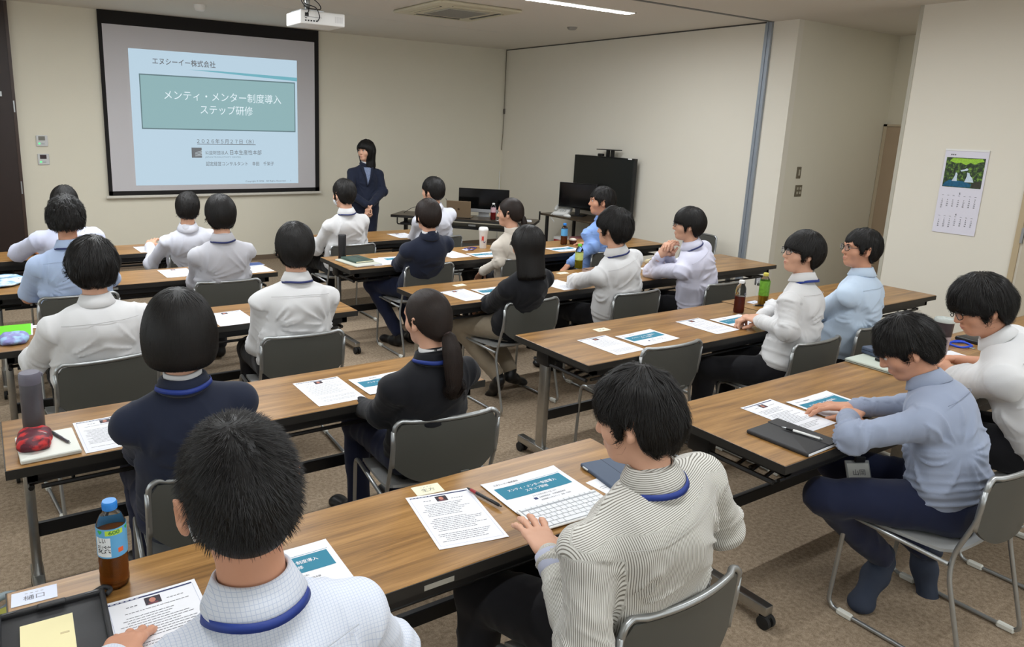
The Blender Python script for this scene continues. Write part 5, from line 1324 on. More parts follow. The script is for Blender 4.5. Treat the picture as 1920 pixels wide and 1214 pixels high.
def title_handout(x, y, rz, label, seed=0, near=False):
    w, h = .297, .21; fn = curl_fn(w, h, .006 if near else .004, seed); t = thing('title_handout', label, 'paper', (x, y, TZ), math.radians(rz), 'landscape handouts with a teal title banner')
    obj('page', page_mesh(w, h, fn), M_PAPER, t)
    b = obj('banner', rects([(-.128, -.015, .132, .058)], fn, .0004), M_TEAL, t)
    obj('rule_line', rects([(-.04, .0625, .136, .064)], fn, .0004), M_TEAL, t)
    lg = obj('logo', rects([(-.045, -.052, -.032, -.040)], fn, .0004), M_NAVY, t)
    M = lambda a, c: M4((a, c, .0009))
    flat_text('title_text', 'メンティ・メンター制度導入', .017, M_PAPER, b, M(.002, .030), .19, .0002, fn)
    flat_text('title_text', 'ステップ研修', .017, M_PAPER, b, M(.006, .008), .088, .0002, fn)
    flat_text('company_text', 'エヌシーイー株式会社', .010, M_INKD, t, M(-.068, .078), .096, .0001, fn)
    flat_text('date_text', '２０２６年５月２７日（水）', .008, M_INKD, t, M(.008, -.030), .092, 0, fn)
    flat_text('organisation_text', '公益財団法人　日本生産性本部', .008, M_INKD, t, M(.026, -.046), .104, 0, fn)
    flat_text('speaker_text', '認定経営コンサルタント　幸田　千栄子', .008, M_INKD, t, M(.030, -.062), .116, 0, fn)
    return t
PS = 'portrait handout with small photo '
profile_sheet(1.10, 1.636, -11, PS+'on the nearest left table, under the black and red pen', 1, True)
profile_sheet(.262, 1.555, 0, PS+'beside the black tablet case, partly under the checked sleeve', 2, True)
profile_sheet(.325, 2.742, 2, PS+'between the white notebook and the navy jacket', 3)
profile_sheet(1.185, 2.765, 0, PS+'left of the ponytail wearer in the black suit', 4)
profile_sheet(1.155, 4.10, 2, PS+'left of the lanyard wearer at the centre-left table', 5)
profile_sheet(1.17, 5.50, 2, PS+'mostly behind the pale grey shirt, second row', 6)
profile_sheet(1.72, 5.43, 2, PS+'right of the pale grey shirt, under the blue booklet', 7)
profile_sheet(1.19, 6.60, 2, PS+'on the frontmost left table, left of the white shirt', 8)
profile_sheet(3.60, 6.50, 0, PS+'on the frontmost right table, left of the laptop', 9)
profile_sheet(2.68, 6.56, 0, PS+'left of the masked person before the presenter', 10)
profile_sheet(2.715, 5.32, 2, PS+'right of the green notebook', 11)
profile_sheet(3.48, 5.37, 2, PS+'left of the white travel cup', 12)
profile_sheet(2.715, 4.02, 4, PS+'left of the long-haired person in black', 13)
profile_sheet(3.54, 3.995, 3, PS+'under the elbow beside the green-capped bottle', 14)
profile_sheet(2.785, 2.71, 1, PS+'nearest the corner of the third-row right table', 15)
profile_sheet(3.60, 2.735, 1, PS+'in front of the folded hands', 16)
profile_sheet(2.735, 1.64, 1, PS+'beside the black notebook on the nearest right table', 17, True)
TH = 'landscape handout with teal title banner '
title_handout(1.42, 1.648, -2, TH+'above the white keyboard', 1, True)
title_handout(.57, 1.61, -2, TH+'half hidden behind the very short-haired head', 2)
title_handout(1.465, 2.745, 1, TH+'half hidden by the ponytail wearer in black', 3)
title_handout(2.95, 5.37, 1, TH+'left of the navy suit at the tumbler table', 4)
title_handout(3.76, 5.25, 0, TH+'between the travel cup and the cream blouse', 5)
title_handout(4.63, 5.21, 2, TH+'beside the amber bottle before the sky blue shirt', 6)
title_handout(2.99, 4.03, 0, TH+'touching the long-haired person in black', 7)
title_handout(4.72, 4.12, 0, TH+'under the beige pouch, left of the chin-resting person', 8)
title_handout(3.075, 2.72, 3, TH+'on the third-row right table by the empty chair', 9)
title_handout(3.88, 2.72, 2, TH+'just left of the folded hands', 10)
title_handout(3.01, 1.625, -1, TH+'under the fingers of the grey-blue shirt', 11, True)

def name_card(x, y, rz, label, m, txt=None, w=.093, h=.056):
    t = thing('name_card', label, 'card', (x, y, TZ), math.radians(rz), 'paper name cards'); fn = lambda a, b: 0*a
    obj('card', MB().box((-w/2, -h/2, -.0004), (w/2, h/2, .0008)), m, t)
    if txt:
        flat_text('name_text', txt, .021, M_INK, t, M4((0, -.005, .0011)), .044, 0)
        obj('furigana_text', rects([(-.02+i*.011, .014, -.014+i*.011, .0165) for i in range(4)], fn, .0011), mat('pale_ink', (170, 170, 176), .8), t)
    else: obj('name_text', rects([(-.022, -.008, -.004, .006), (.004, -.008, .02, .006)], fn, .0011), mat('faint_ink', (176, 176, 168), .8), t)
    return t
M_CARDB = mat('bluish_card', (222, 228, 246), .6)
name_card(.024, 1.822, -3, 'bluish-white name card lying left of the blue-capped bottle', M_CARDB, '樋口', .096, .056)
name_card(1.114, 1.817, -7, 'cream name card above the portrait handout on the nearest left table', M_CREAMP, '生方')
name_card(2.955, 2.955, 0, 'cream name card near the corner of the third-row right table', M_CREAMP)
name_card(2.85, 4.29, 4, 'cream name card left of the long-haired person in black', M_CREAMP)
name_card(3.85, 4.325, 2, 'cream name card right of the long-haired person in black', M_CREAMP)
name_card(4.42, 3.0, 0, 'bluish card between the red tea bottle and the green tea bottle', M_CARDB)
name_card(4.52, 2.87, 4, 'white card half hidden by the folded-hands person', M_PAPER)
name_card(.205, 4.37, 2, 'white card at the right end of the green folder', M_PAPER)
t = thing('paper_sheet', 'bare white corner of paper between the keyboard and the striped shoulder', 'paper', (1.70, 1.535, TZ), .08)
obj('page', MB().box((-.105, -.08, -.0003), (.105, .08, .0004)), M_PAPER, t)
obj('printed_lines', rects([(-.09, .03, .05, .032), (-.09, .02, .02, .022)], lambda a, b: 0*a, .0006), M_INK, t)
t = thing('blue_booklet', 'small dark blue booklet right of the pale grey shirt', 'book', (1.74, 5.58, TZ), .05)
obj('cover', MB().rbox((-.09, -.06, 0), (.09, .06, .008), .002, 1), mat('booklet_blue', (52, 70, 118), .5), t)
obj('pages', MB().box((-.088, -.0615, .001), (.0905, .05, .007)), M_PAPER, t)

# ------------------------------------------------------------ drinks
M_PET = mat('clear_pet', (235, 240, 242), .04, trans=1.0, ior=1.12)
def bottle(x, y, label, cap, tea, fill, lab, lz, h=.215, r=.033, extras=None, z=.7):
    t = thing('plastic_bottle', label, 'bottle', (x, y, z), .3)
    rib = [(r*.80, 0), (r*.94, .004), (r, .012)]
    k = 12; zz = .012
    for i in range(k): zz += (h*.70-.012)/k; rib.append((r*(.965 if i % 2 else 1.0), zz))
    rib += [(r*.96, h*.75), (r*.78, h*.82), (r*.52, h*.875), (r*.40, h*.90), (r*.40, h*.93)]
    obj('bottle_wall', MB().lathe(rib, 32), M_PET, t, autosmooth=True)
    obj('tea', MB().lathe([(r*.76, .003), (r*.93, .012), (r*.93, h*fill-.002), (r*.93, h*fill)], 28), tea, t, autosmooth=60)
    c = MB(); c.lathe([(r*.47, h*.905), (r*.50, h*.91), (r*.50, h*.985), (r*.46, h)], 26)
    for i in range(26): a = i/26*2*PI; c.box((-.0006, r*.49, h*.915), (.0006, r*.515, h*.98), M4((0, 0, 0), a))
    obj('cap', c, cap, t, autosmooth=50)
    lb = obj('label', MB().lathe([(r*1.008, h*lz[0]), (r*1.012, h*(lz[0]+.01)), (r*1.012, h*(lz[1]-.01)), (r*1.008, h*lz[1])], 32, cap=False), lab, t, autosmooth=True)
    return t, lb, r, h
def wrap(body, size, width, m, parent, r, zc, ang, name='label_text'):
    V, F = text_mesh(body, size, width, 0, 'CENTER', size*.02); a = ang+V[:, 0]/r; W_ = np.stack([r*np.sin(a), -r*np.cos(a), zc+V[:, 1]], 1)
    return obj(name, poly_mesh(name, W_, F), m, parent)
M_CAPB = mat('blue_cap', (48, 138, 222), .35); M_LABB = mat('blue_label', (96, 168, 214), .4)
tea = mat('barley_tea', (150, 84, 30), .1, trans=.55, ior=1.33); teab = mat('amber_tea', (128, 66, 30), .12, trans=.45, ior=1.33)
t, lb, r, h = bottle(.196, 1.78, 'tea bottle with blue cap and blue label marked 600, nearest left table', M_CAPB, tea, .66, M_LABB, (.40, .74), h=.225, r=.034)
t.rotation_euler = (0, 0, -.1)
def patch(r, a0, a1, z0, z1, m, parent, name):
    mb = MB(); mb.grid(lambda i, j: (r*math.sin(a0+(a1-a0)*i), -r*math.cos(a0+(a1-a0)*i), z0+(z1-z0)*j), 8, 2); return obj(name, mb, m, parent)
lime = mat('lime_badge', (186, 220, 74), .5); p_ = patch(r*1.018, -.45, .75, .150, .163, lime, lb, 'volume_badge')
wrap('600', .014, .026, mat('badge_ink', (70, 130, 60), .6), p_, r*1.024, .1565, .15, 'volume_text')
for a in (-.85, 1.15):
    q = np.linspace(0, 2*PI, 24)[:-1]; hx = .0062*np.sin(q)**3; hy = .0052*(np.cos(q)-.35*np.cos(2*q)-.15*np.cos(3*q)); aa = a+hx/r
    mb = MB(); mb.add(np.stack([r*1.02*np.sin(aa), -r*1.02*np.cos(aa), .1585+hy], 1), [np.arange(23)[::-1]]); obj('green_heart', mb, mat('heart_green', (60, 176, 70), .5), lb)
patch(r*1.017, -1.25, -.12, .094, .144, mat('label_white', (226, 230, 232), .5), lb, 'white_panel')
wrap('しい', .016, .018, M_INKD, lb, r*1.024, .136, -.72); wrap('麦茶', .022, .036, M_INKD, lb, r*1.024, .112, -.62)
patch(r*1.018, .35, .72, .102, .114, mat('orange_mark', (226, 96, 50), .5), lb, 'orange_mark')
bottle(4.82, 5.43, 'tea bottle with blue cap before the sky blue shirt', M_CAPB, teab, .62, M_LABB, (.42, .74), h=.21)
bottle(4.10, 4.42, 'green tea bottle with a bright green cap', mat('green_cap', (128, 214, 74), .4), mat('green_tea', (150, 140, 30), .1, trans=.5, ior=1.33), .60, mat('pale_green_label', (196, 214, 130), .5, noise=(60, .25)), (.36, .66), h=.205)
bottle(4.06, 2.86, 'unlabelled clear bottle of red-brown tea with a white cap', M_WHITE, mat('red_tea', (108, 36, 22), .1, trans=.45, ior=1.33), .52, M_PET, (.54, .6), h=.215)
bottle(4.41, 2.93, 'green tea bottle with a yellow cap and leafy green label', mat('yellow_cap', (214, 202, 92), .4), mat('pale_tea', (178, 136, 40), .1, trans=.5, ior=1.33), .60, mat('leaf_label', (108, 164, 50), .45, noise=(70, .6)), (.30, .76), h=.22)
t_, lb_, r_, h_ = bottle(0, 0, 'clear bottle of red tea with a white cap on the laptop desk', M_WHITE, mat('rose_tea', (150, 40, 42), .12, trans=.4, ior=1.33), .45, mat('pink_label', (196, 160, 168), .5, noise=(60, .3)), (.46, .74), h=.205)
t_.location = (5.235, 7.20, .702)
def tumbler(x, y, h, r, label, m, lid, cat='tumbler'):
    t = thing('thermos_tumbler', label, cat, (x, y, .7), .4)
    obj('flask', MB().lathe([(r*.94, 0), (r, .004), (r, h*.80), (r*.985, h*.81)], 32), m, t, autosmooth=50)
    obj('lid', MB().lathe([(r*1.0, h*.81), (r*1.01, h*.82), (r*1.01, h*.97), (r*.9, h)], 32), lid, t, autosmooth=50)
    return t
t = tumbler(.092, 2.905, .215, .036, 'dark grey thermos standing behind the red pouch', mat('thermos_grey', (78, 76, 82), .4, noise=(80, .06)), mat('thermos_lid_grey', (104, 102, 114), .5), 'thermos')
obj('lid_button', MB().rbox((.022, -.01, .19), (.044, .012, .206), .004, 2), MATS['thermos_lid_grey'], t)
t = tumbler(2.505, 5.55, .205, .033, 'tall matte black tumbler behind the green notebook', mat('matte_black', (34, 34, 36), .5), mat('matte_black_lid', (42, 42, 44), .5))
obj('maker_mark', MB().box((-.008, -.0345, .02), (.008, -.0325, .026), M4((0, 0, 0), -.6)), M_SILV, t)
t = thing('travel_cup', 'white tapered travel cup with red and blue smile mark and white lid', 'cup', (3.94, 5.56, .7), math.radians(-35))
cpm = mat('cup_white', (226, 224, 220), .4)
obj('cup', MB().lathe([(.030, 0), (.031, .003), (.042, .165), (.0435, .168)], 32), cpm, t, autosmooth=50)
obj('lid', MB().lathe([(.045, .165), (.046, .17), (.045, .182), (.040, .19), (.038, .196), (.0, .197)], 32), M_WHITE, t, autosmooth=50)
def smile(a0, a1, zc, hh, m, nm):
    mb = MB(); q = np.linspace(-1, 1, 12); V = []
    for v in q:
        a = (a0+a1)/2+(a1-a0)/2*v; rr = .0385
        for s_ in (0, 1): z = zc+hh*(v*v)-s_*.008*(1-v*v*.85); V.append((rr*math.sin(a), -rr*math.cos(a), z))
    mb.add(V, [np.array([[2*i+1, 2*i+3, 2*i+2, 2*i] for i in range(11)])]); obj(nm, mb, m, t)
smile(-.1, .75, .062, .014, mat('smile_blue', (42, 44, 120), .5), 'smile_mark')
mb = MB(); mb.grid(lambda i, j: (.0395*math.sin(-.35+.5*i), -.0395*math.cos(-.35+.5*i), .078+.034*j-.012*(2*i-1)**2*(1 if j < .5 else -1)), 8, 2); obj('red_mark', mb, mat('mark_red', (206, 66, 54), .5), t)
t = thing('lidded_tumbler', 'dark lidded tumbler with a pale sleeve by the wall, behind bowed dark hair', 'tumbler', (4.245, 1.755, .7), 0)
obj('cup', MB().lathe([(.034, 0), (.042, .12)], 30, cap=True), mat('cup_pinkish', (176, 160, 162), .4), t, autosmooth=50)
obj('band', MB().lathe([(.0425, .118), (.045, .17), (.046, .195)], 30), mat('cup_dark_band', (62, 54, 58), .3), t, autosmooth=50)
obj('lid', MB().lathe([(.048, .193), (.049, .2), (.044, .212), (.04, .212), (.036, .206)], 30), mat('clear_lid', (190, 196, 192), .1, alpha=.4), t, autosmooth=50)
t = thing('snack_cup', 'small brown and white snack tub before the sky blue shirt', 'tub', (4.93, 5.42, .7))
obj('tub', MB().lathe([(.03, 0), (.04, .035), (.041, .037)], 24), mat('tub_brown', (88, 52, 44), .5), t, autosmooth=50)
obj('topping', MB().lathe([(.037, .037), (.034, .05), (.015, .058), (.002, .06)], 18), mat('cream_white', (226, 214, 196), .6, noise=(90, .3)), t, autosmooth=True)

# ------------------------------------------------------------ stationery, pouches, devices
def pen(x, y, z, rz, label, body, grip, tip, L=.142):
    t = thing('ballpoint_pen', label, 'pen', (x, y, z+.0052), math.radians(rz)); M = M4((0, 0, 0), 0, -PI/2)
    Y = lambda a, b: M4((0, a, 0), 0, -PI/2)
    obj('barrel', MB().lathe([(.0042, -.07), (.0048, -.068), (.005, .0), (.0052, .03)], 14, M=Y(0, 0)), body, t, autosmooth=50)
    obj('grip', MB().lathe([(.0052, .028), (.0054, .03), (.0052, .052), (.0048, .054)], 14, M=Y(0, 0)), grip, t, autosmooth=50)
    obj('tip', MB().lathe([(.0046, .054), (.0028, .066), (.0008, .072)], 14, M=Y(0, 0)), tip, t, autosmooth=50)
    obj('clicker', MB().lathe([(.0026, -.079), (.0026, -.07)], 10, M=Y(0, 0)), tip, t)
    obj('clip', MB().rbox((-.0016, -.068, .004), (.0016, -.032, .0062), .0006, 1), tip, t)
    return t
# lathe axis z mapped to -y ; pens point the way rz says
pen(1.232, 1.682, TZ+.004, 10, 'black and red ballpoint pen across the edge of the nearest portrait handout', M_BLKP, mat('pen_red_grip', (150, 40, 44), .4), M_BLKP)
nb_black = mat('black_leatherette', (44, 44, 46), .55, bump=(500, .2, .0005))
t = thing('black_notebook', 'closed black notebook folder on the corner of the nearest right table', 'notebook', (2.53, 1.487, .7), math.radians(2))
obj('cover', MB().rbox((-.105, -.125, 0), (.105, .125, .016), .006, 3), nb_black, t, autosmooth=50)
obj('flap', MB().rbox((.035, -.126, .0155), (.106, .126, .0185), .002, 1), nb_black, t)
obj('pages', MB().box((-.1, -.1265, .004), (.1, -.1245, .012)), M_PAPER, t)
pen(2.565, 1.475, .7185, 12, 'white and black ballpoint pen lying on the black notebook', M_WHITE, M_BLKP, M_SILV)
t = thing('keyboard', 'slim white computer keyboard overlapping a landscape handout', 'keyboard', (1.415, 1.492, .7045), math.radians(-3))
obj('base', MB().rbox((-.15, -.062, 0), (.15, .062, .008), .004, 2), M_WHITE, t, autosmooth=50)
for ky in range(6):
    n = [14, 14, 14, 13, 12, 9][ky]; yy = .050-ky*.0195; xx = -.143; wk = (.286-(n-1)*.0)/n
    if ky == 5: ws = [.022, .022, .022, .024, .084, .024, .022, .033, .033]
    elif ky in (3, 4): ws = [.03 if ky == 3 else .038]+[(.286-(.068 if ky == 3 else .076))/(n-2)]*(n-2)+[.038]
    else: ws = [wk]*n
    for q in ws:
        obj('key', MB().rbox((xx+.0008, yy-.0085 if ky else yy-.004, .008), (xx+q-.0008, yy+.0085 if ky else yy+.005, .0105), .001, 1), mat('key_white', (224, 226, 230), .5), t); xx += q
obj('key_gap_plate', MB().box((-.1445, -.0575, .0078), (.1445, .057, .0084)), mat('key_gap_grey', (168, 172, 178), .6), t)
t = thing('tablet_case', 'slate blue tablet in a folding case beside the tousled hair', 'tablet', (1.765, 1.60, .7), math.radians(-8))
obj('case', MB().rbox((-.125, -.088, 0), (.125, .088, .014), .005, 3), mat('slate_case', (76, 88, 108), .6, bump=(400, .2, .0004)), t, autosmooth=50)
obj('fold_line', MB().box((-.042, -.088, .0138), (-.040, .088, .0144)), mat('slate_dark', (48, 56, 70), .6), t)
obj('pen_loop', MB().rbox((-.13, .04, .004), (-.122, .07, .011), .002, 1), M_SILV, t)
# black hard tablet case with sticky notes
t = thing('hard_case', 'open black moulded tablet case at the bottom left corner', 'case', (.05, 1.60, .7), math.radians(-2))
cb = mat('moulded_black', (36, 36, 38), .55, bump=(200, .15, .0008)); c = MB(); c.rbox((-.112, -.15, 0), (.112, .15, .012), .01, 3)
cs = obj('case_shell', c, cb, t, autosmooth=50)
rm = MB()
for lo, hi in (((-.112, .135, .008), (.112, .15, .022)), ((-.112, -.15, .008), (.112, -.135, .022)), ((-.112, -.14, .008), (-.1, .14, .022)), ((.1, -.14, .008), (.112, .14, .022))): rm.rbox(lo, hi, .004, 2)
obj('raised_rim', rm, cb, t, autosmooth=50)
obj('rim_latch', MB().rbox((-.03, .128, .018), (.03, .146, .026), .004, 2), cb, t)
for sx in (-.085, .085): obj('hinge_slot', MB().box((sx-.014, .139, .0215), (sx+.014, .145, .0228)), M_BLKP, t)
obj('strap', MB().tube(rounded([(.09, .15, .014), (.112, .158, .018), (.128, .145, .014), (.115, .13, .012)], .012), .006, 8), cb, t, autosmooth=True)
t = thing('sticky_notes', 'pale yellow sticky note pad lying in the black tablet case', 'notepad', (.038, 1.615, .7125), math.radians(-2))
obj('pad', MB().box((-.052, -.075, 0), (.052, .068, .008)), mat('sticky_yellow', (236, 226, 178), .8), t)
obj('pad_stamp', MB().box((.024, .0, .008), (.042, .006, .0085)), mat('sticky_mark', (206, 192, 150), .8), t)
# white notebook stack, red pouch and pen
t = thing('white_notebook', 'thick cream-white notebook under the red pouch', 'notebook', (.12, 2.705, .7), math.radians(2))
obj('cover', MB().rbox((-.09, -.107, .0), (.09, .107, .016), .004, 2), mat('notebook_white', (228, 230, 222), .6), t, autosmooth=50)
obj('page_edge', MB().box((-.086, -.1085, .004), (.0905, .1, .012)), mat('page_edge_grey', (206, 206, 198), .8), t)
def soft_pouch(name, label, cat, loc, rz, size, m, seed, zipm=None, extra=None):
    t = thing(name, label, cat, loc, math.radians(rz)); w, d, hh = size; v = Vol((-w*.7, -d*.7, -.01), (w*.7, d*.7, hh*1.6), .004)
    v.ell((0, 0, hh*.5), (w*.56, d*.56, hh*.55), k=.01); v.cap((-w*.34, -d*.3, hh*.4), (-w*.34, d*.3, hh*.45), hh*.42, hh*.4, .02); v.cap((w*.34, -d*.3, hh*.4), (w*.34, d*.3, hh*.45), hh*.42, hh*.4, .02); v.cap((-w*.3, d*.3, hh*.4), (w*.3, d*.3, hh*.4), hh*.4, hh*.4, .02); v.cap((-w*.3, -d*.32, hh*.36), (w*.3, -d*.32, hh*.36), hh*.36, hh*.36, .02)
    sl, (X, Y, Z) = v.blk((-9,)*3, (9,)*3); v.a[sl] = np.maximum(v.a[sl], (.001-Z+0*X+0*Y).astype(np.float32))
    V, Q = v.mesh(); N = vnormals(V, Q); V = V+N*((ridge(vnoise(V, 26, seed))*.005-.002)[:, None])*(V[:, 2:3] > .004)
    obj('pouch', fastmesh(name, V, [Q]), m, t)
    obj('zipper', MB().tube(rounded([(-w*.42, -d*.1, hh*.92), (-w*.2, 0, hh*1.04), (w*.2, 0, hh*1.04), (w*.42, -d*.1, hh*.92)], .03), .0022, 6), zipm or M_SILV, t, autosmooth=True)
    return t
def camo(name, a, b, sc):
    m = mat(name, a, .55, noise=(sc, .0)); N = m.node_tree.nodes; 
    for n in N:
        if n.type == 'MIX': n.inputs[6].default_value = srgb(*a); n.inputs[7].default_value = srgb(*b); mix = n
        if n.type == 'TEX_NOISE': tn = n
    cr = N.new('ShaderNodeMapRange'); cr.inputs[1].default_value = .48; cr.inputs[2].default_value = .6; m.node_tree.links.new(tn.outputs['Fac'], cr.inputs[0]); m.node_tree.links.new(cr.outputs[0], mix.inputs[0]); return m
soft_pouch('pencil_pouch', 'dark red marbled pencil pouch on the white notebook', 'pouch', (.083, 2.715, .7165), -4, (.088, .15, .042), camo('red_marble', (84, 22, 38), (196, 44, 46), 28), 3)
pen(.158, 2.735, .7165, 20, 'grey pen beside the red pouch', mat('pen_grey', (84, 84, 90), .4), M_BLKP, M_SILV)
t = thing('green_folder', 'bright lime green folder at the left edge of the picture', 'folder', (.045, 4.325, .7005), math.radians(-3))
obj('cover', MB().box((-.115, -.115, 0), (.12, .115, .004)), mat('lime_folder', (110, 214, 30), .4), t)
obj('sheet_inside', MB().box((.1, -.118, .0005), (.128, .112, .003)), M_PAPER, t)
obj('yellow_tab', MB().box((.0, -.118, .004), (.08, -.104, .0046)), mat('folder_yellow', (206, 226, 40), .5), t)
soft_pouch('pencil_pouch', 'shiny lavender-blue pouch in front of the green folder', 'pouch', (.080, 4.125, .7), -3, (.115, .17, .035), camo('holo_lavender', (132, 134, 190), (150, 186, 220), 22), 5)
profile_sheet(.295, 4.11, 1, PS+'right of the lavender pouch, mostly behind the broad white shirt', 18)
soft_pouch('wrapped_package', 'light blue plastic-wrapped package at the left end of the second-row table', 'package', (.07, 5.62, .7), -4, (.25, .34, .03), camo('sky_wrapper', (126, 166, 196), (206, 220, 228), 14), 7)
# tumbler table
t = thing('grey_folder', 'pale grey folder under the green notebook', 'folder', (2.555, 5.345, .7005), math.radians(6))
obj('cover', MB().rbox((-.12, -.17, 0), (.12, .17, .012), .003, 1), mat('pale_folder', (186, 188, 176), .6), t)
obj('pages', MB().box((-.116, -.1715, .003), (.1215, .16, .009)), M_PAPER, t)
t = thing('green_notebook', 'dark green notebook with a strap lying before the black tumbler', 'notebook', (2.565, 5.39, .7125), math.radians(6))
obj('cover', MB().rbox((-.085, -.12, 0), (.085, .12, .018), .004, 2), mat('dark_green_cover', (58, 78, 70), .5), t, autosmooth=50)
obj('pages', MB().box((-.08, -.1215, .004), (.0865, .11, .013)), M_CREAMP, t)
obj('elastic', MB().box((.02, -.12, .018), (.028, .12, .0188)), M_BLKP, t)
# lanyard and glasses heap by the cup
t = thing('lanyard_heap', 'coiled purple lanyard with card holder beside the travel cup', 'lanyard', (3.80, 5.55, .7), .3)
pts = [(.09*math.cos(a)*(1-.05*a), .05*math.sin(a*1.1)+.01*math.sin(3*a), .004+.003*math.sin(2*a)**2) for a in np.linspace(0, 10, 60)]
obj('strap', MB().tube(pts, .004, 6), mat('purple_strap', (72, 60, 130), .6), t, autosmooth=True)
obj('card_holder', MB().rbox((-.1, -.03, 0), (-.01, .03, .004), .001, 1), M_CARDB, t)
obj('reel', MB().lathe([(.018, 0), (.02, .006), (.012, .012)], 18, c=(-.02, .01, .006)), mat('reel_brown', (78, 50, 52), .5), t, autosmooth=50)
t = thing('beige_pouch', 'beige pen pouch with a strap beside the chin-resting person', 'pouch', (4.90, 4.32, .7), .05)
v = Vol((-.16, -.06, -.01), (.16, .06, .07), .005); v.cap((-.11, 0, .024), (.11, 0, .024), .024, .024, .01); V, Q = v.mesh(); obj('pouch', fastmesh('pouch', V, [Q]), mat('beige_canvas', (190, 176, 140), .8), t)
obj('strap', MB().tube(rounded([(-.13, -.01, .03), (-.09, -.02, .056), (.06, -.015, .056), (.12, 0, .036)], .02), .005, 6), mat('strap_cream', (214, 204, 176), .7), t, autosmooth=True)
pen(4.79, 4.20, TZ+.004, 75, 'dark pen across the landscape handout under the beige pouch', M_BLKP, M_BLKP, M_SILV)
pen(4.37, 2.90, TZ, 60, 'black pen behind the folded hands', M_BLKP, M_BLKP, M_SILV)
# right end of the nearest right table
t = thing('laptop_folder', 'large pale grey-green document case on the nearest right table', 'case', (3.85, 1.79, .7), math.radians(-1))
obj('case', MB().rbox((-.165, -.155, 0), (.165, .155, .02), .006, 2), mat('pale_green_case', (186, 194, 182), .5), t, autosmooth=50)
obj('rim', MB().box((-.166, -.156, .008), (.166, .156, .011)), mat('case_rim', (90, 94, 88), .5), t)
t = thing('blue_case', 'slate blue hard case standing on the pale document case', 'case', (3.93, 1.89, .7205), math.radians(-12))
obj('case', MB().rbox((-.09, -.05, 0), (.09, .05, .038), .008, 3), mat('slate_blue_case', (72, 84, 104), .5), t, autosmooth=50)
obj('lid_line', MB().box((-.0905, -.0505, .02), (.0905, .0505, .022)), M_BLKP, t)
t = thing('black_phone', 'black phone-like device in front of the slate blue case', 'phone', (3.82, 1.76, .7205), math.radians(-4))
obj('device', MB().rbox((-.045, -.085, 0), (.045, .085, .016), .006, 3), M_BLKP, t, autosmooth=50)
obj('glass', MB().box((-.04, -.078, .016), (.04, .078, .0166)), M_SCRN, t)
t = thing('blue_lanyard', 'bright blue lanyard coiled on the table before the person writing', 'lanyard', (4.60, 1.80, .7), 0)
pts = [(.09*math.cos(a)*(1-.06*a), .05*math.sin(a), .005+.004*math.sin(1.7*a)**2) for a in np.linspace(.3, 8.5, 60)]
obj('strap', MB().tube(pts, .006, 6), mat('vivid_blue_strap', (36, 74, 196), .5), t, autosmooth=True)
obj('clip', MB().rbox((-.02, -.075, 0), (.0, -.045, .006), .001, 1), M_SILV, t)
t = thing('black_wallet', 'flat black wallet by the calendar wall', 'wallet', (4.80, 1.80, .7), math.radians(-6))
obj('body', MB().rbox((-.1, -.07, 0), (.1, .07, .022), .007, 3), M_BLKP, t, autosmooth=50); obj('seam', MB().box((-.1005, -.0705, .010), (.1005, .0705, .0115)), mat('wallet_seam', (50, 50, 52), .6), t)
t = thing('notepad', 'small white notepad under the writing hand', 'notepad', (4.28, 1.74, .7), math.radians(-15))
obj('sheets', MB().box((-.12, -.07, 0), (.12, .07, .006)), M_PAPER, t); obj('dark_edge', MB().box((-.12, .062, .006), (.12, .07, .0075)), M_BLKP, t)
t = thing('id_card', 'bluish card lying on the table beside the blue lanyard', 'card', (4.46, 1.86, .7), .2)
obj('card', MB().box((-.045, -.03, 0), (.045, .03, .002)), M_CARDB, t); obj('clip_hole', MB().box((-.006, .022, .002), (.006, .026, .0025)), M_INK, t)
# hanging ID card of the person in grey-blue
t = thing('hanging_id_card', 'ID card in a clear holder hanging in the lap of the grey-blue shirt', 'card', (2.80, 1.36, .56), math.radians(-28))
obj('holder', MB().rbox((-.05, -.003, -.035), (.05, .003, .04), .002, 1, M4((0, 0, 0), 0, -.5)), mat('holder_clear', (150, 152, 150), .15), t)
obj('card', MB().box((-.044, -.0038, -.030), (.044, -.003, .028), M4((0, 0, 0), 0, -.5)), mat('idcard_paper', (214, 214, 206), .6), t)
flat_text('name_text', '山岡', .024, M_INKD, t, M4((0, 0, 0), 0, -.5) @ M4((0, -.0044, -.008), 0, PI/2), .05)
obj('holder_clip', MB().rbox((-.02, -.006, .036), (.02, .006, .06), .002, 1), mat('clip_black', (34, 34, 36), .4), t)
# bag on the floor at the left
t = thing('patterned_bag', 'grey-blue patterned fabric bag on the floor at the lower left edge', 'bag', (-.02, 2.46, 0), .3)
v = Vol((-.24, -.14, -.01), (.24, .16, .36), .008); v.ell((-.03, 0, .14), (.15, .09, .17), k=.03); v.ell((.08, .02, .10), (.09, .07, .12), k=.03); v.ell((.0, .0, .30), (.11, .06, .06), k=.02, op='cut')
V, Q = v.mesh(); N = vnormals(V, Q); V = V+N*((ridge(vnoise(V, 14, 5))*.012-.004)[:, None]); V[:, 2] = np.maximum(V[:, 2], .002)
obj('bag_body', fastmesh('bag', V, [Q]), camo('grey_blue_pattern', (104, 116, 128), (158, 168, 180), 60), t)
obj('handle', MB().tube(rounded([(-.12, -.02, .26), (-.12, -.03, .34), (-.02, -.02, .36), (.06, -.01, .26)], .06), .012, 8), mat('handle_grey', (150, 164, 170), .6), t, autosmooth=True)
obj('yellow_item', MB().rbox((-.06, -.03, .12), (.03, .03, .285), .012, 2), mat('item_olive', (150, 148, 60), .5), t, autosmooth=50)

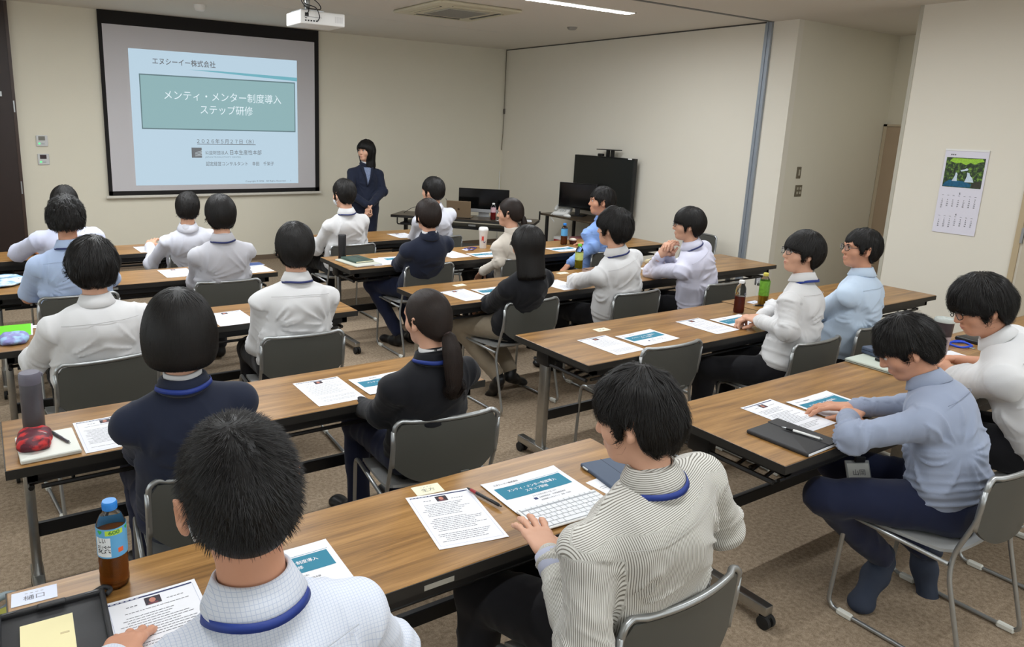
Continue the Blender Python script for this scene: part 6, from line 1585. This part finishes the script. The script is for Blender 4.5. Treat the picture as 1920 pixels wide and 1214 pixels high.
# ------------------------------------------------------------ presenter's desk, computers, phone cart
th = math.atan2(6.758-8.091, 5.505-4.312)
Dk = (4.312, 8.091)
def dk(a, b, z=0): return (Dk[0]+a*math.cos(th)-b*math.sin(th), Dk[1]+a*math.sin(th)+b*math.cos(th), z)
t = thing('presenter_desk', 'dark-topped folding desk set diagonally with laptop and monitor', 'desk', (Dk[0], Dk[1], 0), th)
obj('desktop', MB().rbox((0, 0, .672), (1.79, .45, .70), .003, 1), M_DESK, t)
obj('edge_band', MB().box((-.003, -.004, .667), (1.793, 0, .697)).box((-.004, 0, .667), (0, .45, .697)).box((1.79, 0, .667), (1.794, .45, .697)), M_EDGE, t)
obj('under_shelf', MB().rbox((.1, .06, .57), (1.69, .4, .6), .004, 1), M_BLK, t)
for xx in (.12, 1.67):
    l = obj('leg', MB().rbox((xx-.02, .2, .06), (xx+.02, .26, .66), .005, 1), mat('dark_leg', (58, 58, 56), .4, .4), t)
    obj('foot', MB().rbox((xx-.022, .02, .02), (xx+.022, .43, .065), .006, 1), MATS['dark_leg'], l)
    obj('bracket', MB().tube(rounded([(xx-.05, .04, .66), (xx-.05, .04, .58), (xx, .22, .56)], .03), .008, 6), M_BLK, l, autosmooth=True)
obj('stretcher', MB().box((.12, .22, .25), (1.67, .24, .31)), M_BLK, t)
obj('label_plate', MB().box((1.0, -.006, .62), (1.09, -.001, .64)), M_SILV, t)
ff = math.radians(-38)   # facing direction of the all-in-one screen (front normal toward the seats)
t = thing('desktop_computer', 'wide all-in-one computer with black screen and silver chin on the diagonal desk', 'computer', dk(1.10, .33, .70), th+.06)
obj('screen', MB().rbox((-.33, -.012, .13), (.33, .02, .46), .006, 2), M_SCRN, t)
obj('chin', MB().rbox((-.33, -.013, .075), (.33, .02, .132), .004, 1), mat('aluminium', (186, 188, 190), .35, .7), t)
obj('stand', MB().rbox((-.09, .0, .0), (.09, .12, .006), .002, 1).box((-.07, .05, .0), (.07, .058, .2)), MATS['aluminium'], t)
# lower the screen so that its top edge sits about 0.34 above the desk
t.scale = (.96, 1, .76)
t = thing('laptop', 'open bronze-grey laptop seen from behind its lid', 'laptop', dk(.86, .05, .70), th+.1)
lm = mat('bronze_laptop', (142, 122, 98), .4, .5)
obj('base', MB().rbox((-.15, -.0, .0), (.15, .21, .012), .004, 2), lm, t)
ld = obj('lid', MB().rbox((-.15, -.006, .0), (.15, .0, .21), .003, 2, M4((0, 0, .01), 0, .18)), lm, t)
obj('lid_emblem', MB().lathe([(.014, -.001), (.014, .001)], 18, M=M4((0, -.006, .012), 0, .18) @ M4((0, -.001, .105), 0, PI/2)), mat('emblem_dark', (92, 74, 58), .3, .5), ld)
for i, pts in enumerate(([(.1, .2, .705), (.2, .3, .78), (.45, .33, .79), (.55, .2, .706)], [(.50, .05, .706), (.6, -.01, .72), (.85, .0, .71), (1.0, .06, .706)], [(.25, .05, .66), (.27, .02, .5), (.24, .1, .42)], [(.6, .36, .9), (.64, .38, .83), (.66, .3, .75)])):
    c = thing('cable', ['thin black cable arching over the left end of the diagonal desk', 'thin dark cable running in front of the laptop', 'black cable dangling under the diagonal desk', 'black cable loop behind the laptop'][i], 'cable', (Dk[0], Dk[1], 0), th)
    obj('sheath', MB().tube(rounded(pts, .1, 8), .0035, 6), M_BLKP, c, autosmooth=True); obj('plug', MB().rbox(tuple(A3(*pts[-1])-.008), tuple(A3(*pts[-1])+.008), .002, 1), M_BLKP, c)
t = thing('papers', 'loose white papers at the right end of the diagonal desk', 'paper', dk(1.60, .22, .7), th+.2)
obj('upper_sheet', MB().box((-.13, -.09, 0), (.13, .09, .002)), M_PAPER, t); obj('lower_sheet', MB().box((-.15, -.1, -.001), (.11, .08, .0)), mat('offwhite_paper', (210, 206, 204), .8), t)
t = thing('glass_tumbler', 'small clear glass beside the red tea bottle', 'glass', dk(1.36, .08, .70), 0)
obj('glass', MB().lathe([(.022, 0), (.026, .003), (.029, .1), (.027, .1), (.022, .006)], 20, cap=False), M_PET, t, autosmooth=50); obj('coaster', MB().lathe([(.035, -.0), (.035, .002)], 20), M_PAPER, t)
t = thing('storage_box', 'low grey box on the floor under the diagonal desk', 'box', (5.15, 7.42, 0), th)
obj('box_body', MB().rbox((-.25, -.18, 0), (.25, .18, .32), .01, 1), mat('box_grey', (120, 122, 120), .6), t); obj('box_lid', MB().rbox((-.26, -.19, .32), (.26, .19, .35), .01, 1), mat('lid_dark', (60, 62, 64), .5), t)
# phone cart by the partition
t = thing('phone_cart', 'dark two-shelf cart by the partition wall holding the telephone', 'cart', (6.58, 7.08, 0), 0)
obj('top_shelf', MB().rbox((-.27, -.54, .675), (.27, .54, .70), .004, 1), M_DESK, t); obj('lower_shelf', MB().rbox((-.27, -.54, .26), (.27, .54, .285), .004, 1), M_DESK, t)
for sx in (-.24, .24):
    for sy in (-.42, .42):
        l = obj('leg', MB().rbox((sx-.018, sy-.018, .05), (sx+.018, sy+.018, .675), .003, 1), M_BLK, t); obj('caster', MB().lathe([(.014, -.01), (.026, -.009), (.026, .009), (.014, .01)], 14, M=M4((sx, sy, .026), 0, 0, PI/2)), M_RUB, l)
obj('side_hook', MB().rbox((-.285, .52, .60), (-.272, .545, .72), .003, 1), M_BLK, t)
t = thing('telephone', 'white desk telephone with a small display on the phone cart', 'telephone', (6.50, 7.38, .705), math.radians(-60))
obj('base', MB().rbox((-.10, -.12, .0), (.10, .12, .05), .012, 3, M4((0, 0, .01), 0, .3)), M_WHITE, t, autosmooth=50)
obj('handset', MB().tube(rounded([(-.07, -.1, .055), (-.07, -.08, .085), (-.07, .06, .12), (-.07, .1, .1)], .03), .019, 10), mat('handset_white', (216, 216, 212), .4), t, autosmooth=True)
obj('display', MB().box((-.02, .06, .062), (.09, .105, .078), M4((0, 0, .02), 0, .3)), mat('lcd_dark_grey', (96, 98, 96), .3), t)
for i in range(12): obj('key', MB().rbox((-.02+(i % 3)*.03, -.07+(i//3)*.028, .05), (.0+(i % 3)*.03, -.052+(i//3)*.028, .057), .002, 1, M4((0, 0, .012), 0, .3)), mat('phone_key', (190, 190, 188), .5), t)
obj('curly_cord', MB().tube([(-.09-.03*math.sin(a*.5), -.12-.004*a, .02-.013*a+.008*math.sin(6*a)) for a in np.linspace(0, 9, 70)], .004, 5), M_WHITE, t, autosmooth=True)
t = thing('computer_monitor', 'black desktop monitor on the phone cart, left of the big display', 'monitor', (6.56, 7.18, .70), math.radians(-62))
obj('screen', MB().rbox((-.25, -.01, .11), (.25, .025, .42), .006, 2), M_SCRN, t); obj('bezel', MB().rbox((-.256, -.006, .104), (.256, .028, .426), .006, 2), M_BLKP, t)
obj('stand', MB().box((-.03, .02, .0), (.03, .04, .2)).rbox((-.11, -.06, 0), (.11, .1, .012), .004, 1), M_BLKP, t)
t = thing('computer_mouse', 'white computer mouse on the phone cart', 'mouse', (6.40, 7.18, .70), .3)
v = Vol((-.05, -.07, -.01), (.05, .07, .05), .004); v.ell((0, 0, .004), (.032, .055, .03), k=.01); sl, (X, Y, Z) = v.blk((-9,)*3, (9,)*3); v.a[sl] = np.maximum(v.a[sl], (.0-Z+0*X+0*Y).astype(np.float32)); V, Q = v.mesh()
obj('shell', fastmesh('m', V, [Q]), M_WHITE, t); obj('wheel', MB().lathe([(.005, -.003), (.005, .003)], 10, M=M4((0, .03, .028), 0, 0, PI/2)), M_INK, t)
t = thing('red_box', 'red and white box on the lower shelf of the phone cart', 'box', (6.50, 7.30, .286), .1)
obj('carton', MB().rbox((-.09, -.12, 0), (.09, .12, .12), .003, 1), mat('box_red', (176, 44, 48), .5), t); obj('white_band', MB().box((-.091, -.121, .09), (.091, .121, .121)), M_WHITE, t)
t = thing('paper_stack', 'stack of pale papers and files on the lower cart shelf', 'paper', (6.52, 6.98, .286), -.1)
for i, cl in enumerate(((190, 190, 186), (160, 170, 180), (206, 196, 176), (180, 120, 120))): obj('file', MB().box((-.12+.004*i, -.15, .04*i), (.12-.005*i, .15, .04*i+.036)), mat('file_%d' % i, cl, .7), t)
# big display
t = thing('large_display', 'big black square display on a stand against the partition wall', 'display', (6.80, 6.99, 0), 0)
obj('screen', MB().rbox((-.03, -.53, .765), (.03, .53, 1.468), .006, 2), mat('display_black', (15, 18, 18), .35), t)
obj('frame_edge', MB().rbox((-.024, -.538, .757), (.034, .538, 1.476), .006, 2), M_BLKP, t)
obj('column', MB().box((.02, -.12, .1), (.05, -.08, 1.56)).box((.02, .0-.04, .1), (.05, -.0, 1.56)), M_BLKP, t)
obj('top_shelf', MB().rbox((-.06, -.24, 1.56), (.06, .1, 1.57), .003, 1), M_BLKP, t)
obj('base', MB().rbox((-.03, -.4, .0), (.08, .4, .05), .006, 1).box((.03, -.1, .04), (.06, .0, .2)), M_BLKP, t)
obj('white_tag', MB().box((-.034, -.5, 1.462), (-.029, -.44, 1.478)), M_WHITE, t); obj('side_knob', MB().rbox((-.03, -.56, .75), (.01, -.53, .82), .005, 1), M_BLKP, t)
t = thing('webcam', 'small black webcam clipped to the top of the big display', 'camera', (6.77, 7.03, 1.478))
obj('camera_body', MB().rbox((-.02, -.045, 0), (.02, .045, .034), .01, 3), M_BLKP, t, autosmooth=50); obj('camera_lens', MB().lathe([(.012, 0), (.01, .004)], 16, M=M4((-.02, 0, .017), 0, 0, -PI/2)), M_SCRN, t)
